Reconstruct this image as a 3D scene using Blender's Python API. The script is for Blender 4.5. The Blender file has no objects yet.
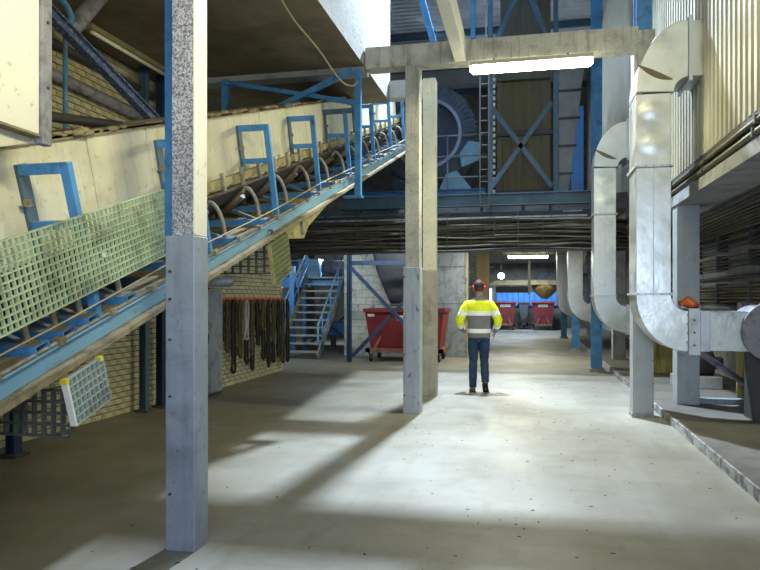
import bpy, math, random
from mathutils import Vector, Matrix
random.seed(7)
S = bpy.context.scene
COL = S.collection

# ------------------------------------------------------------ camera, world, lights, exposure
CX, CY, CZ = 0.0, 0.0, 1.55
TH = math.atan(148/680)
cam_d = bpy.data.cameras.new('camera'); cam = bpy.data.objects.new('camera', cam_d); COL.objects.link(cam)
cam.location = (CX, CY, CZ); cam.rotation_euler = (math.pi/2, 0, TH)
cam_d.sensor_width = 36; cam_d.lens = 36*680/760; cam_d.shift_y = 14/760; cam_d.clip_end = 200; cam_d.clip_start = .05
S.camera = cam
w = bpy.data.worlds.new('World'); S.world = w; w.use_nodes = True
w.node_tree.nodes['Background'].inputs[0].default_value = (.62, .74, 1.0, 1)
w.node_tree.nodes['Background'].inputs[1].default_value = 0.06
S.view_settings.view_transform = 'Standard'; S.view_settings.look = 'None'
S.view_settings.gamma = 1; S.view_settings.use_curve_mapping = False
S.view_settings.exposure = 0.5

def area(name, loc, target, sx, sy, power, col, spread=180):
    l = bpy.data.lights.new(name, 'AREA'); l.shape = 'RECTANGLE'; l.size = sx; l.size_y = sy
    l.energy = power; l.color = col; l.spread = math.radians(spread)
    o = bpy.data.objects.new(name, l); COL.objects.link(o); o.location = loc
    o.rotation_euler = (Vector(target)-Vector(loc)).to_track_quat('-Z', 'Y').to_euler()
    return o
WARM = (1.0, .93, .60); COOL = (.60, .79, 1.0)
area('roof_floodlight', (-1.25, 13.3, 9.0), (-1.3, 8, 0), .3, .3, 740, (.74, .87, 1.0), 105)          # high lamp over the hall
area('hall_daylight', (1.5, -3.6, 2.3), (.2, 5, .6), 3.0, 2.8, 125, (.68, .82, 1.0), 120)                # door opening behind the viewer
area('aisle_lamp', (.05, 8.80, 4.42), (-.1, 7.6, 0), 1.5, .15, 75, WARM)                # the tube under the concrete beam
area('cladding_fill', (.7, 4.6, 5.6), (2.05, 6.8, 4.6), 1.5, .3, 32, WARM)                # added fill that brightens the cladding, not an actual fixture
area('bay_lamp_front', (.9, 1.8, 3.9), (-2.3, 3.2, 3.9), 1.5, .3, 46, WARM, 100)               # next tube lamp of the row, above the frame
area('mezzanine_fill', (-.3, 17.2, 3.28), (-.4, 17.2, 0), 1.5, .15, 110, (1.0, .95, .74))  # added fill brightening the floor under the mezzanine, invented source
area('mezzanine_lamp', (-.1, 28.3, 3.2), (-.1, 28.3, 0), 1.5, .12, 60, WARM)
area('skip_bay_fill', (-3.2, 14.75, 3.25), (-3.1, 17.5, .9), 1.5, .15, 42, (.85, .95, 1.0))  # unseen fill added to brighten the pier, block wall and red skip
area('stair_lamp', (-5.6, 22.6, 3.2), (-5.6, 20.0, 0), 1.5, .5, 190, COOL)
area('stair_fill', (-7.2, 15.2, 3.2), (-6.0, 18.0, .8), 1.0, .5, 60, COOL)  # added fill to lighten the staircase, no real lamp behind it
area('far_bay_lamp', (-.4, 33.5, 3.2), (-.4, 33.5, 0), 3, 1, 210, COOL)
area('upper_hall_skylight', (-2.5, 20.5, 9.0), (2.0, 18.0, 5.5), 3.5, 2.5, 260, (.7, .84, 1.0), 120)

# ------------------------------------------------------------ materials
M = {}
def mat(name, col, rough=.6, metal=0.0, var=.18, scale=5, col2=None, amt=.7, scale2=3, thr=(.5, .62), dust=0.0,
        dustcol=(.20, .15, .08), bump=.15, bscale=40, stretch=(1, 1, 1), speck=0.0, speckcol=(.03, .03, .025), sscale=60, emit=None, estr=0, alpha=1, streak=0.0):
    m = bpy.data.materials.new(name); m.use_nodes = True; M[name] = m
    nt = m.node_tree; N = nt.nodes; L = nt.links; b = N['Principled BSDF']
    b.inputs['Roughness'].default_value = rough; b.inputs['Metallic'].default_value = metal
    if emit:
        b.inputs['Emission Color'].default_value = (*emit, 1); b.inputs['Emission Strength'].default_value = estr
        b.inputs['Base Color'].default_value = (*col, 1); return m
    tc = N.new('ShaderNodeTexCoord'); mp = N.new('ShaderNodeMapping'); mp.inputs['Scale'].default_value = stretch
    L.new(tc.outputs['Object'], mp.inputs['Vector'])
    def noise(sc, det=5, src=mp.outputs[0]):
        n = N.new('ShaderNodeTexNoise'); n.inputs['Scale'].default_value = sc; n.inputs['Detail'].default_value = det
        n.inputs['Roughness'].default_value = .62; L.new(src, n.inputs['Vector']); return n.outputs[0]
    def ramp(src, a, c, lo=0, hi=1):
        r = N.new('ShaderNodeMapRange'); r.inputs['From Min'].default_value = a; r.inputs['From Max'].default_value = c
        r.inputs['To Min'].default_value = lo; r.inputs['To Max'].default_value = hi; L.new(src, r.inputs['Value']); return r.outputs[0]
    def mix(f, a, c):
        x = N.new('ShaderNodeMix'); x.data_type = 'RGBA'; L.new(f, x.inputs[0])
        for i, v in ((6, a), (7, c)):
            if isinstance(v, tuple): x.inputs[i].default_value = (*v, 1)
            else: L.new(v, x.inputs[i])
        return x.outputs[2]
    n1 = noise(scale)
    c = mix(ramp(n1, .3, .7), tuple(v*(1-var) for v in col), tuple(min(1, v*(1+var)) for v in col))
    if col2: c = mix(ramp(noise(scale2, 8), thr[0], thr[1], 0, amt), c, col2)
    if streak:
        ms = N.new('ShaderNodeMapping'); ms.inputs['Scale'].default_value = (9, 9, .7); L.new(tc.outputs['Object'], ms.inputs['Vector'])
        c = mix(ramp(noise(1.6, 6, ms.outputs[0]), .52, .72, 0, streak), c, (.07, .055, .035))
    if speck: c = mix(ramp(noise(sscale, 3), .62, .68, 0, speck), c, speckcol)
    if dust:
        g = N.new('ShaderNodeNewGeometry'); sp = N.new('ShaderNodeSeparateXYZ'); L.new(g.outputs['Normal'], sp.inputs[0])
        mm = N.new('ShaderNodeMath'); mm.operation = 'MULTIPLY'; L.new(ramp(sp.outputs[2], .45, .8, 0, dust), mm.inputs[0]); L.new(ramp(noise(9), .3, .5), mm.inputs[1])
        c = mix(mm.outputs[0], c, dustcol)
        r2 = ramp(mm.outputs[0], 0, 1, rough, .95); L.new(r2, b.inputs['Roughness'])
        if metal:
            L.new(ramp(mm.outputs[0], 0, 1, metal, 0), b.inputs['Metallic'])
    L.new(c, b.inputs['Base Color'])
    if bump:
        bp = N.new('ShaderNodeBump'); bp.inputs['Strength'].default_value = bump; bp.inputs['Distance'].default_value = .01
        L.new(noise(bscale, 4), bp.inputs['Height']); L.new(bp.outputs[0], b.inputs['Normal'])
    if not dust:
        L.new(ramp(n1, .3, .7, max(.05, rough-.1), min(1, rough+.12)), b.inputs['Roughness'])
    return m
mat('concrete_col', (.50, .49, .42), .85, var=.22, scale=3, col2=(.20, .19, .15), amt=.6, scale2=5, thr=(.5, .7), speck=.6, sscale=45, bump=.5, streak=.75)
mat('speckled_col', (.46, .47, .54), .9, var=.3, scale=3, col2=(.05, .05, .075), amt=.85, scale2=75, thr=(.42, .60), bump=.8, bscale=80, speck=.6, sscale=28)
mat('sleeve_pale', (.36, .385, .40), .5, .1, var=.16, scale=3, col2=(.2, .21, .22), amt=.6, scale2=3, thr=(.5, .72), bump=.1, speck=.3, streak=.12)
mat('walkway', (.13, .125, .11), .85, var=.2, scale=2, col2=(.08, .075, .07), amt=.6, scale2=2.5, bump=.3)
mat('grp_olive', (.20, .23, .10), .65, var=.2, scale=4, col2=(.10, .10, .05), amt=.6, scale2=5, bump=.1)
mat('stringer_blue', (.21, .42, .62), .5, var=.15, scale=2, col2=(.13, .17, .17), amt=.6, scale2=3, thr=(.55, .72), dust=.9, bump=.1, speck=.3, sscale=25, stretch=(1, .5, 1))
mat('conduit_dark', (.12, .115, .07), .55, .2, var=.2, scale=4, dust=.5, bump=0)
mat('sleeve_steel', (.29, .33, .42), .5, .25, var=.18, scale=2.5, col2=(.14, .14, .15), amt=.6, scale2=4, thr=(.52, .72), speck=.3, sscale=25, bump=.1, streak=.25)
mat('sleeve_scuffed', (.44, .48, .54), .55, .1, var=.15, scale=4, col2=(.12, .12, .12), amt=.85, scale2=11, thr=(.6, .68), bump=.2, stretch=(1, 1, .35), streak=.4)
mat('sleeve_khaki', (.36, .34, .26), .6, .1, var=.15, scale=3, col2=(.15, .14, .1), amt=.5, scale2=4, bump=.1, streak=.3)
mat('cream_paint', (.62, .60, .46), .6, var=.12, scale=2.5, col2=(.30, .25, .13), amt=.55, scale2=2.2, thr=(.56, .75), dust=.8, bump=.1, streak=.18, speck=.35, sscale=22, speckcol=(.12, .10, .06))
mat('cream_clean', (.78, .77, .66), .55, var=.06, scale=2, col2=(.2, .17, .1), amt=.5, scale2=7, thr=(.66, .74), bump=.05, speck=.3, sscale=20)
mat('blue_paint', (.06, .23, .48), .5, var=.25, scale=5, col2=(.025, .05, .09), amt=.8, scale2=6, thr=(.55, .7), dust=.85, bump=.12, speck=.3, sscale=35)
mat('blue_light', (.17, .35, .50), .5, var=.18, scale=3, col2=(.10, .14, .16), amt=.7, scale2=4, thr=(.55, .72), dust=.9, bump=.12, speck=.4, sscale=30, stretch=(1, .5, 1))
mat('blue_dull', (.055, .11, .165), .55, var=.2, scale=4, col2=(.06, .07, .08), amt=.7, scale2=5, thr=(.5, .7), dust=.8, bump=.15)
mat('blue_dark', (.02, .045, .10), .55, var=.2, scale=4, col2=(.02, .02, .03), amt=.7, scale2=5, dust=.6, bump=.15)
mat('blue_speck', (.06, .10, .22), .8, var=.2, scale=4, col2=(.35, .36, .42), amt=.55, scale2=28, thr=(.52, .6), dust=.8, dustcol=(.22, .2, .16), bump=.6)
mat('dusty_tan', (.26, .21, .12), .9, var=.25, scale=9, col2=(.10, .08, .045), amt=.7, scale2=7, bump=.5)
mat('dusty_yellow', (.38, .33, .15), .8, var=.25, scale=7, col2=(.13, .10, .05), amt=.8, scale2=5, bump=.4)
mat('steel_grey', (.30, .30, .34), .6, .3, var=.18, scale=5, col2=(.10, .09, .1), amt=.7, scale2=7, bump=.2, speck=.4)
mat('steel_dark', (.07, .07, .075), .6, .3, var=.2, scale=6, dust=.7, bump=.2)
mat('galv', (.62, .64, .62), .36, .8, var=.12, scale=3, col2=(.34, .33, .29), amt=.6, scale2=2.4, thr=(.48, .78), bump=.6, bscale=3.2)
mat('galv_flat', (.58, .61, .64), .45, .6, var=.1, scale=4, col2=(.38, .39, .42), amt=.5, scale2=4, bump=.08, speck=.15)
mat('clad', (.44, .43, .35), .45, .2, var=.08, scale=1.5, col2=(.40, .37, .26), amt=.5, scale2=2, bump=.05, streak=.35)
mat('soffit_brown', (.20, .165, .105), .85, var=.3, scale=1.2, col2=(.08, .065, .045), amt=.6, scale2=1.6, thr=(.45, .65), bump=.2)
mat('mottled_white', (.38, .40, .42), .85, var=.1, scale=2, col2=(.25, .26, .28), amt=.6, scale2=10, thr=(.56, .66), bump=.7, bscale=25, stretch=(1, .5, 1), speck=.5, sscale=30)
mat('concrete_dark', (.16, .155, .14), .9, var=.2, scale=2, col2=(.07, .065, .06), amt=.6, scale2=3, bump=.3)
mat('concrete_mid', (.30, .31, .31), .85, var=.18, scale=2.5, col2=(.14, .14, .14), amt=.6, scale2=4, bump=.3, speck=.3)
mat('concrete_blue', (.30, .35, .40), .8, var=.18, scale=2.5, col2=(.16, .17, .18), amt=.7, scale2=5, bump=.3, streak=.5)
mat('curb_white', (.40, .41, .42), .85, var=.2, scale=6, col2=(.09, .09, .09), amt=.85, scale2=8, thr=(.45, .58), bump=.5)
mat('white_block', (.52, .52, .44), .85, var=.15, scale=4, col2=(.2, .19, .15), amt=.7, scale2=4, bump=.4, speck=.4, streak=.4)
mat('brick_yellow', (.64, .59, .38), .85, var=.22, scale=3, col2=(.24, .20, .10), amt=.6, scale2=5, bump=.5, bscale=60)
mat('brick_pale', (.50, .47, .32), .85, var=.22, scale=3, col2=(.2, .17, .09), amt=.6, scale2=5, bump=.5, bscale=60)
mat('mortar', (.07, .06, .035), .95, var=.2, scale=10, bump=.4)
mat('grp_green', (.44, .53, .33), .6, var=.15, scale=4, col2=(.14, .17, .09), amt=.6, scale2=5, bump=.1)
mat('grp_grey', (.36, .42, .38), .6, var=.15, scale=4, col2=(.16, .17, .12), amt=.6, scale2=5, bump=.1)
mat('grp_dark', (.07, .075, .065), .7, var=.2, scale=4, bump=.1)
mat('yellow_clip', (.75, .62, .06), .5, var=.1, bump=0)
mat('belt_rubber', (.028, .026, .024), .8, var=.3, scale=5, dust=.7, bump=.3)
mat('roller', (.11, .09, .065), .6, .2, var=.3, scale=8, bump=.2)
mat('pipe_worn', (.30, .29, .24), .6, .2, var=.25, scale=8, col2=(.2, .13, .06), amt=.7, scale2=9, dust=.7, bump=.2)
mat('cable_a', (.09, .078, .055), .75, var=.3, scale=5, dust=.6, bump=.2)
mat('cable_b', (.14, .118, .08), .75, var=.3, scale=5, dust=.6, bump=.2)
mat('cable_c', (.04, .04, .04), .6, var=.3, scale=5, dust=.4, bump=.2)
mat('cable_d', (.33, .32, .28), .6, var=.3, scale=5, bump=.2)
mat('skip_red', (.22, .018, .02), .5, var=.2, scale=4, col2=(.10, .03, .025), amt=.6, scale2=6, dust=.5, bump=.15)
mat('skip_red_dull', (.26, .045, .05), .6, var=.2, scale=4, col2=(.10, .03, .03), amt=.6, scale2=6, dust=.4, bump=.15)
mat('skip_grey', (.09, .10, .11), .6, var=.2, scale=4, bump=.15)
mat('rust_frame', (.26, .10, .07), .7, var=.25, scale=6, col2=(.1, .05, .035), amt=.6, scale2=7, dust=.5, bump=.2)
mat('label_white', (.75, .74, .68), .6, var=.05, bump=0)
mat('rubber', (.02, .02, .02), .7, var=.2, bump=.1)
mat('orange', (.80, .17, .03), .7, var=.2, scale=8, bump=.5)
mat('rack_orange', (.60, .13, .03), .6, var=.2, scale=8, bump=.1)
mat('strap_black', (.022, .020, .016), .75, var=.4, scale=12, bump=.4)
mat('strap_olive', (.075, .065, .025), .8, var=.4, scale=12, bump=.4)
mat('strap_pale', (.35, .35, .36), .6, var=.3, scale=12, bump=.2)
mat('roof_sheet', (.55, .60, .68), .5, .0, var=.2, scale=2, bump=.1)
mat('tower_panel', (.125, .12, .08), .6, .2, var=.25, scale=3, stretch=(4, 4, .3), col2=(.05, .045, .03), amt=.6, bump=.1)
mat('belt_brown', (.16, .13, .065), .75, var=.35, scale=4, stretch=(14, 14, .15), col2=(.05, .045, .03), amt=.6, scale2=2, bump=.2)
mat('perf_grey', (.28, .29, .29), .6, .3, var=.2, scale=4, bump=.1, speck=.6, sscale=35)
mat('drum_steel', (.06, .08, .11), .6, .3, var=.3, scale=6, col2=(.04, .04, .045), dust=.5, bump=.3)
mat('rim_steel', (.20, .25, .32), .45, .5, var=.2, scale=5, bump=.1)
mat('blue_bright', (.08, .32, .85), .5, var=.12, scale=3, bump=.05)
mat('wood_yellow', (.50, .43, .16), .7, var=.2, scale=3, stretch=(6, 6, .5), col2=(.12, .08, .03), amt=.7, scale2=2, bump=.2)
mat('panel_brown', (.20, .16, .08), .8, var=.2, scale=3, bump=.2)
mat('lamp_case', (.55, .54, .42), .5, var=.1, dust=.5, bump=0)
mat('fixture_olive', (.26, .235, .12), .5, var=.15, dust=.3, bump=0)
mat('tube_glow', (1, 1, 1), emit=(1.0, .97, .66), estr=17)
mat('flood_glow', (1, 1, 1), emit=(.75, .88, 1.0), estr=30)
mat('window_glow', (1, 1, 1), emit=(.62, .78, 1.0), estr=2.2)
mat('rope_tan', (.38, .32, .20), .8, var=.2, bump=.1)
mat('grit', (.05, .05, .055), .9, var=.4, bump=0)
# person
mat('hiviz', (.78, .86, .02), .7, var=.08, scale=9, bump=.3, bscale=18)
mat('jacket_grey', (.17, .175, .18), .8, var=.12, scale=9, bump=.3, bscale=18)
mat('reflective', (.82, .84, .84), .4, var=.05, bump=.05)
mat('denim', (.012, .034, .085), .85, var=.35, scale=6, col2=(.025, .065, .14), amt=.6, scale2=7, bump=.4, bscale=30)
mat('skin', (.55, .30, .21), .6, var=.08, bump=.1)
mat('hair', (.05, .035, .025), .8, var=.2, bump=.3)
mat('cap_dark', (.025, .025, .03), .7, var=.2, bump=.1)
mat('muff_red', (.65, .03, .03), .4, var=.1, bump=0)
mat('boot', (.085, .055, .035), .7, var=.3, bump=.2)
mat('glove', (.05, .05, .055), .8, var=.2, bump=.1)
mat('eye_white', (.8, .8, .8), .3, var=0, bump=0)

def floor_mat():
    m = bpy.data.materials.new('floor_concrete'); m.use_nodes = True; M['floor'] = m
    nt = m.node_tree; N = nt.nodes; L = nt.links; b = N['Principled BSDF']
    tc = N.new('ShaderNodeTexCoord')
    def nz(sc, st=(1, 1, 1), det=6, r=.6):
        mp = N.new('ShaderNodeMapping'); mp.inputs['Scale'].default_value = st; L.new(tc.outputs['Object'], mp.inputs[0])
        n = N.new('ShaderNodeTexNoise'); n.inputs['Scale'].default_value = sc; n.inputs['Detail'].default_value = det; n.inputs['Roughness'].default_value = r
        L.new(mp.outputs[0], n.inputs[0]); return n.outputs[0]
    def mr(s, a, c, lo, hi):
        r = N.new('ShaderNodeMapRange'); r.inputs[1].default_value = a; r.inputs[2].default_value = c; r.inputs[3].default_value = lo; r.inputs[4].default_value = hi
        L.new(s, r.inputs[0]); return r.outputs[0]
    def mix(f, a, c):
        x = N.new('ShaderNodeMix'); x.data_type = 'RGBA'; L.new(f, x.inputs[0])
        for i, v in ((6, a), (7, c)):
            if isinstance(v, tuple): x.inputs[i].default_value = (*v, 1)
            else: L.new(v, x.inputs[i])
        return x.outputs[2]
    c = mix(mr(nz(.9), .35, .65, 0, 1), (.225, .22, .185), (.315, .31, .28))
    c = mix(mr(nz(.8, (3.0, .35, 1)), .5, .72, 0, .5), c, (.35, .355, .345))
    c = mix(mr(nz(2.2, (.5, 1.6, 1), 8), .54, .74, 0, .5), c, (.20, .18, .12))
    c = mix(mr(nz(.45), .56, .72, 0, .4), c, (.23, .20, .11))
    c = mix(mr(nz(7, (.6, 2.2, 1), 6), .66, .70, 0, .55), c, (.09, .085, .08))
    c = mix(mr(nz(30, (.8, 1.6, 1), 3), .70, .73, 0, .6), c, (.06, .06, .06))
    sx = N.new('ShaderNodeSeparateXYZ'); L.new(tc.outputs['Object'], sx.inputs[0])     # shade below the conveyor painted into the floor colour, with some brown dirt
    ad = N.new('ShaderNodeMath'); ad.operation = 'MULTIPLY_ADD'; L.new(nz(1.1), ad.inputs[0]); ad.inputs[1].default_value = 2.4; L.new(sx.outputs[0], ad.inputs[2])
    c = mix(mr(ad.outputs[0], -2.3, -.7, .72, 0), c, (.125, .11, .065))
    c = mix(mr(nz(3.2, (1.5, .5, 1), 7), .56, .66, 0, .4), c, (.21, .185, .12))
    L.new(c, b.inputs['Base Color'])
    L.new(mr(nz(1.3), .35, .7, .38, .62), b.inputs['Roughness'])
    b.inputs['Specular IOR Level'].default_value = .45
    bp = N.new('ShaderNodeBump'); bp.inputs['Strength'].default_value = .18; bp.inputs['Distance'].default_value = .01
    L.new(nz(22, det=8), bp.inputs['Height']); L.new(bp.outputs[0], b.inputs['Normal'])
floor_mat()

# ------------------------------------------------------------ mesh helpers
SMALL = {'bolt_heads', 'gear_teeth', 'chain_light_gaps', 'rod_clip', 'hooks', 'cross_bars', 'long_bars', 'lettering'}
class MB:
    def __init__(s): s.v = []; s.f = []; s.mi = []; s.cur = 0; s.sm = []; s.smooth = False
    def add(s, vs, fs, T=None):
        o = len(s.v)
        for p in vs:
            p = Vector(p)
            if T is not None: p = T @ p
            s.v.append(tuple(p))
        for f in fs: s.f.append([i+o for i in f]); s.mi.append(s.cur); s.sm.append(s.smooth)
        return s
    def box(s, x0, x1, y0, y1, z0, z1, T=None):
        vs = [(x, y, z) for z in (z0, z1) for y in (y0, y1) for x in (x0, x1)]
        return s.add(vs, [(0, 2, 3, 1), (4, 5, 7, 6), (0, 1, 5, 4), (2, 6, 7, 3), (0, 4, 6, 2), (1, 3, 7, 5)], T)
    def extrude(s, prof, p, q, up=(0, 0, 1)):
        # profile (a, b): a sideways, b along up; extruded from p to q
        p = Vector(p); q = Vector(q); d = (q-p).normalized(); up = Vector(up)
        if abs(d.dot(up)) > .98: up = Vector((0, 1, 0))
        side = d.cross(up).normalized(); u2 = side.cross(d).normalized()
        n = len(prof); vs = [p+side*a+u2*b for a, b in prof]+[q+side*a+u2*b for a, b in prof]
        fs = [tuple(range(n))[::-1], tuple(range(n, 2*n))]+[(i, (i+1) % n, n+(i+1) % n, n+i) for i in range(n)]
        return s.add(vs, fs)
    def bar(s, p, q, w, h, up=(0, 0, 1)):
        return s.extrude([(-w/2, -h/2), (w/2, -h/2), (w/2, h/2), (-w/2, h/2)], p, q, up)
    def ibeam(s, p, q, w, h, t=.012, tf=.018, up=(0, 0, 1)):
        a, b = w/2, h/2
        pr = [(-a, -b), (a, -b), (a, -b+tf), (t/2, -b+tf), (t/2, b-tf), (a, b-tf), (a, b), (-a, b), (-a, b-tf), (-t/2, b-tf), (-t/2, -b+tf), (-a, -b+tf)]
        return s.extrude(pr, p, q, up)
    def chan(s, p, q, w, h, t=.01, up=(0, 0, 1), flip=1):
        # channel: web at a=0, flanges reach sideways w*flip
        pr = [(0, -h/2), (w*flip, -h/2), (w*flip, -h/2+t), (t*flip, -h/2+t), (t*flip, h/2-t), (w*flip, h/2-t), (w*flip, h/2), (0, h/2)]
        if flip < 0: pr = pr[::-1]
        return s.extrude(pr, p, q, up)
    def angle(s, p, q, w, t=.01, up=(0, 0, 1)):
        return s.extrude([(0, 0), (w, 0), (w, t), (t, t), (t, w), (0, w)], p, q, up)
    def tube(s, path, r, n=8, caps=True, flat=1.0):
        path = [Vector(p) for p in path]; R = r if isinstance(r, (list, tuple)) else [r]*len(path)
        vs = []; up = Vector((0, 0, 1)); prev = None
        for i, p in enumerate(path):
            d = (path[min(i+1, len(path)-1)]-path[max(i-1, 0)]).normalized()
            if prev is None:
                a = d.cross(up)
                if a.length < .1: a = d.cross(Vector((0, 1, 0)))
            else: a = prev-d*prev.dot(d)
            a.normalize(); prev = a; c = d.cross(a)
            for k in range(n):
                t = 2*math.pi*k/n; vs.append(p+a*math.cos(t)*R[i]+c*math.sin(t)*R[i]*flat)
        fs = [(i*n+k, i*n+(k+1) % n, (i+1)*n+(k+1) % n, (i+1)*n+k) for i in range(len(path)-1) for k in range(n)]
        sm = s.smooth; s.smooth = True; s.add(vs, fs); s.smooth = sm
        if caps:
            m = len(s.v)-len(vs); s.f.append([m+k for k in range(n)][::-1]); s.mi.append(s.cur); s.sm.append(False)
            m2 = m+(len(path)-1)*n; s.f.append([m2+k for k in range(n)]); s.mi.append(s.cur); s.sm.append(False)
        return s
    def cyl(s, p, q, r, n=16, caps=True): return s.tube([p, q], r, n, caps)
    def prism(s, poly, axis, a0, a1):
        # polygon in the plane normal to axis ('y': (x,z), 'x': (y,z), 'z': (x,y))
        n = len(poly)
        def P(a, u, v): return {'x': (a, u, v), 'y': (u, a, v), 'z': (u, v, a)}[axis]
        vs = [P(a0, *p) for p in poly]+[P(a1, *p) for p in poly]
        return s.add(vs, [tuple(range(n)), tuple(range(n, 2*n))[::-1]]+[(i, n+i, n+(i+1) % n, (i+1) % n) for i in range(n)])
    def loft(s, rings, caps=True):
        n = len(rings[0]); vs = [p for r in rings for p in r]; sm = s.smooth; s.smooth = True
        fs = [(i*n+k, i*n+(k+1) % n, (i+1)*n+(k+1) % n, (i+1)*n+k) for i in range(len(rings)-1) for k in range(n)]
        if caps: fs += [tuple(range(n))[::-1], tuple(range((len(rings)-1)*n, len(rings)*n))]
        s.add(vs, fs); s.smooth = sm; return s
    def ball(s, c, rx, ry, rz, n=12, m=8, T=None):
        rings = []
        for i in range(m+1):
            t = math.pi*i/m; rr = max(math.sin(t), .02); z = -math.cos(t)
            rings.append([Vector((c[0]+rx*rr*math.cos(2*math.pi*k/n), c[1]+ry*rr*math.sin(2*math.pi*k/n), c[2]+rz*z)) for k in range(n)])
        if T is not None: rings = [[T @ p for p in r] for r in rings]
        return s.loft(rings)
    def build(s, name, mats, parent=None, bevel=0, at=None, fixn=True):
        me = bpy.data.meshes.new(name)
        vs = s.v
        if at: vs = [(x-at[0], y-at[1], z-at[2]) for x, y, z in vs]
        me.from_pydata(vs, [], s.f)
        if isinstance(mats, str): mats = [mats]
        for m in mats: me.materials.append(M[m])
        me.polygons.foreach_set('material_index', s.mi); me.polygons.foreach_set('use_smooth', s.sm)
        me.update()
        if fixn:
            import bmesh
            bm = bmesh.new(); bm.from_mesh(me); bmesh.ops.recalc_face_normals(bm, faces=bm.faces); bm.to_mesh(me); bm.free()
        o = bpy.data.objects.new(name, me); COL.objects.link(o)
        if name in SMALL: o['kind'] = 'stuff'
        if at: o.location = at
        if parent is not None: o.parent = parent
        if bevel:
            b = o.modifiers.new('bevel', 'BEVEL'); b.width = bevel; b.segments = 2; b.limit_method = 'ANGLE'; b.harden_normals = False
        return o
def tag(o, label=None, cat=None, group=None, kind=None):
    if label: o['label'] = label
    if cat: o['category'] = cat
    if group: o['group'] = group
    if kind: o['kind'] = kind
    return o
def empty(name, loc, label=None, cat=None, group=None, rot=(0, 0, 0)):
    o = bpy.data.objects.new(name, None); COL.objects.link(o); o.location = loc; o.rotation_euler = rot; o.empty_display_size = .2
    return tag(o, label, cat, group)
def struct(name, mb, m, parent=None, bevel=0):
    o = mb.build(name, m, parent, bevel)
    if parent is None: o['kind'] = 'structure'
    return o
def child(root, name, mb, m, bevel=0):
    "mb is in world coordinates; the child is placed under its root"
    o = mb.build(name, m, None, bevel, at=tuple(root.location)); o.location = (0, 0, 0); o.parent = root
    return o
def thing1(name, mb, m, label, cat, group=None, at=None, bevel=0):
    o = mb.build(name, m, None, bevel, at=at); return tag(o, label, cat, group)

def proj(x, y, z):
    s_, c_ = math.sin(TH), math.cos(TH); d = -s_*x+c_*y; r = c_*x+s_*y
    return 380+680*r/d, 299-680*(z-CZ)/d

# ------------------------------------------------------------ floor, raised walkway, ceilings
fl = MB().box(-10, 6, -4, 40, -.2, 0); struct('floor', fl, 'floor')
cb = MB().box(1.73, 4.2, -4.2, 36, .0, .10); o = struct('trim_1', cb, 'walkway', bevel=.008)
edge = MB().box(1.715, 1.735, -4.2, 36, .0, .102).build('curb_edge', 'curb_white', o)
struct('wall_front', MB().box(-6, 4.3, -4.4, -4.2, 0, 9.6), 'concrete_mid')
# left bay slab overhead
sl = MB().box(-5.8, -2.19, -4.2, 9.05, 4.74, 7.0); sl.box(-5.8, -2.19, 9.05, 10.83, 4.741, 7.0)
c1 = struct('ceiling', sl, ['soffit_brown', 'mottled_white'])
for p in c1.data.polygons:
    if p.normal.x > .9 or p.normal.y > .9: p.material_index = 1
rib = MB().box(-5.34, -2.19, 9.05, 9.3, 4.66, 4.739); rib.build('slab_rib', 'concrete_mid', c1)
# high roof above the open hall
rf = []
root = empty('ceiling', (0, 0, 9.4)); root['kind'] = 'structure'
def corr_profile(L, pitch, dep):
    pts = []; x = 0
    while x < L-1e-6:
        pts += [(x, 0), (x+pitch*.35, 0), (x+pitch*.5, dep), (x+pitch*.85, dep)]; x += pitch
    return pts
rows = corr_profile(3.0, .25, .05)
def roofsheet(y0, x0, x1, z):
    vs = [(x0, y0+a, z+b) for a, b in rows]+[(x0, y0+3.0, z)]+[(x1, y0+a, z+b) for a, b in rows]+[(x1, y0+3.0, z)]
    n = len(rows)+1
    return MB().add(vs, [(i, i+1, n+i+1, n+i) for i in range(n-1)])
for k in range(-2, 8):
    for (x0, x1) in ((-7, -2.5), (-2.5, 2.2)):
        child(root, 'roof_sheet', roofsheet(2+3*k, x0, x1, 9.4), 'roof_sheet')
for k in range(-2, 9):
    child(root, 'purlin', MB().ibeam((-7, 3+2.8*k, 9.28), (2.2, 3+2.8*k, 9.28), .1, .18), 'blue_dull')
# mezzanine soffit beyond the cable run
mz = MB().box(-8.5, 1.97, 14.55, 36.2, 3.40, 3.72); struct('ceiling.002', mz, 'concrete_dark')
mzr = MB().box(-8.5, 1.9, 29.9, 30.1, 2.16, 2.36); thing1('cross_beam', mzr, 'concrete_mid', 'pale grey cross beam low in the far bay behind the red skips', 'beam')
# far walls
fw = MB().box(-8.5, 4.2, 36.2, 36.5, 0, 3.72); struct('wall_back', fw, 'concrete_dark')
fwu = MB().box(-8.5, 2.2, 25.5, 25.8, 3.4, 9.5); struct('wall_back.001', fwu, 'concrete_dark')
struct('wall_left.002', MB().box(-8.8, -8.5, 14, 36.5, 0, 9.5), 'concrete_dark')
struct('wall_right.001', MB().box(3.6, 3.9, -4.2, 36.5, 0, 2.84), 'concrete_mid')
# slab over the right walkway
rs = MB().box(1.98, 4.2, -4.2, 36, 2.84, 2.98); struct('ceiling.003', rs, 'concrete_mid')
struct('trim_3', MB().box(2.03, 4.2, -4.2, 36, 2.98, 3.26), 'steel_dark')

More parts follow.
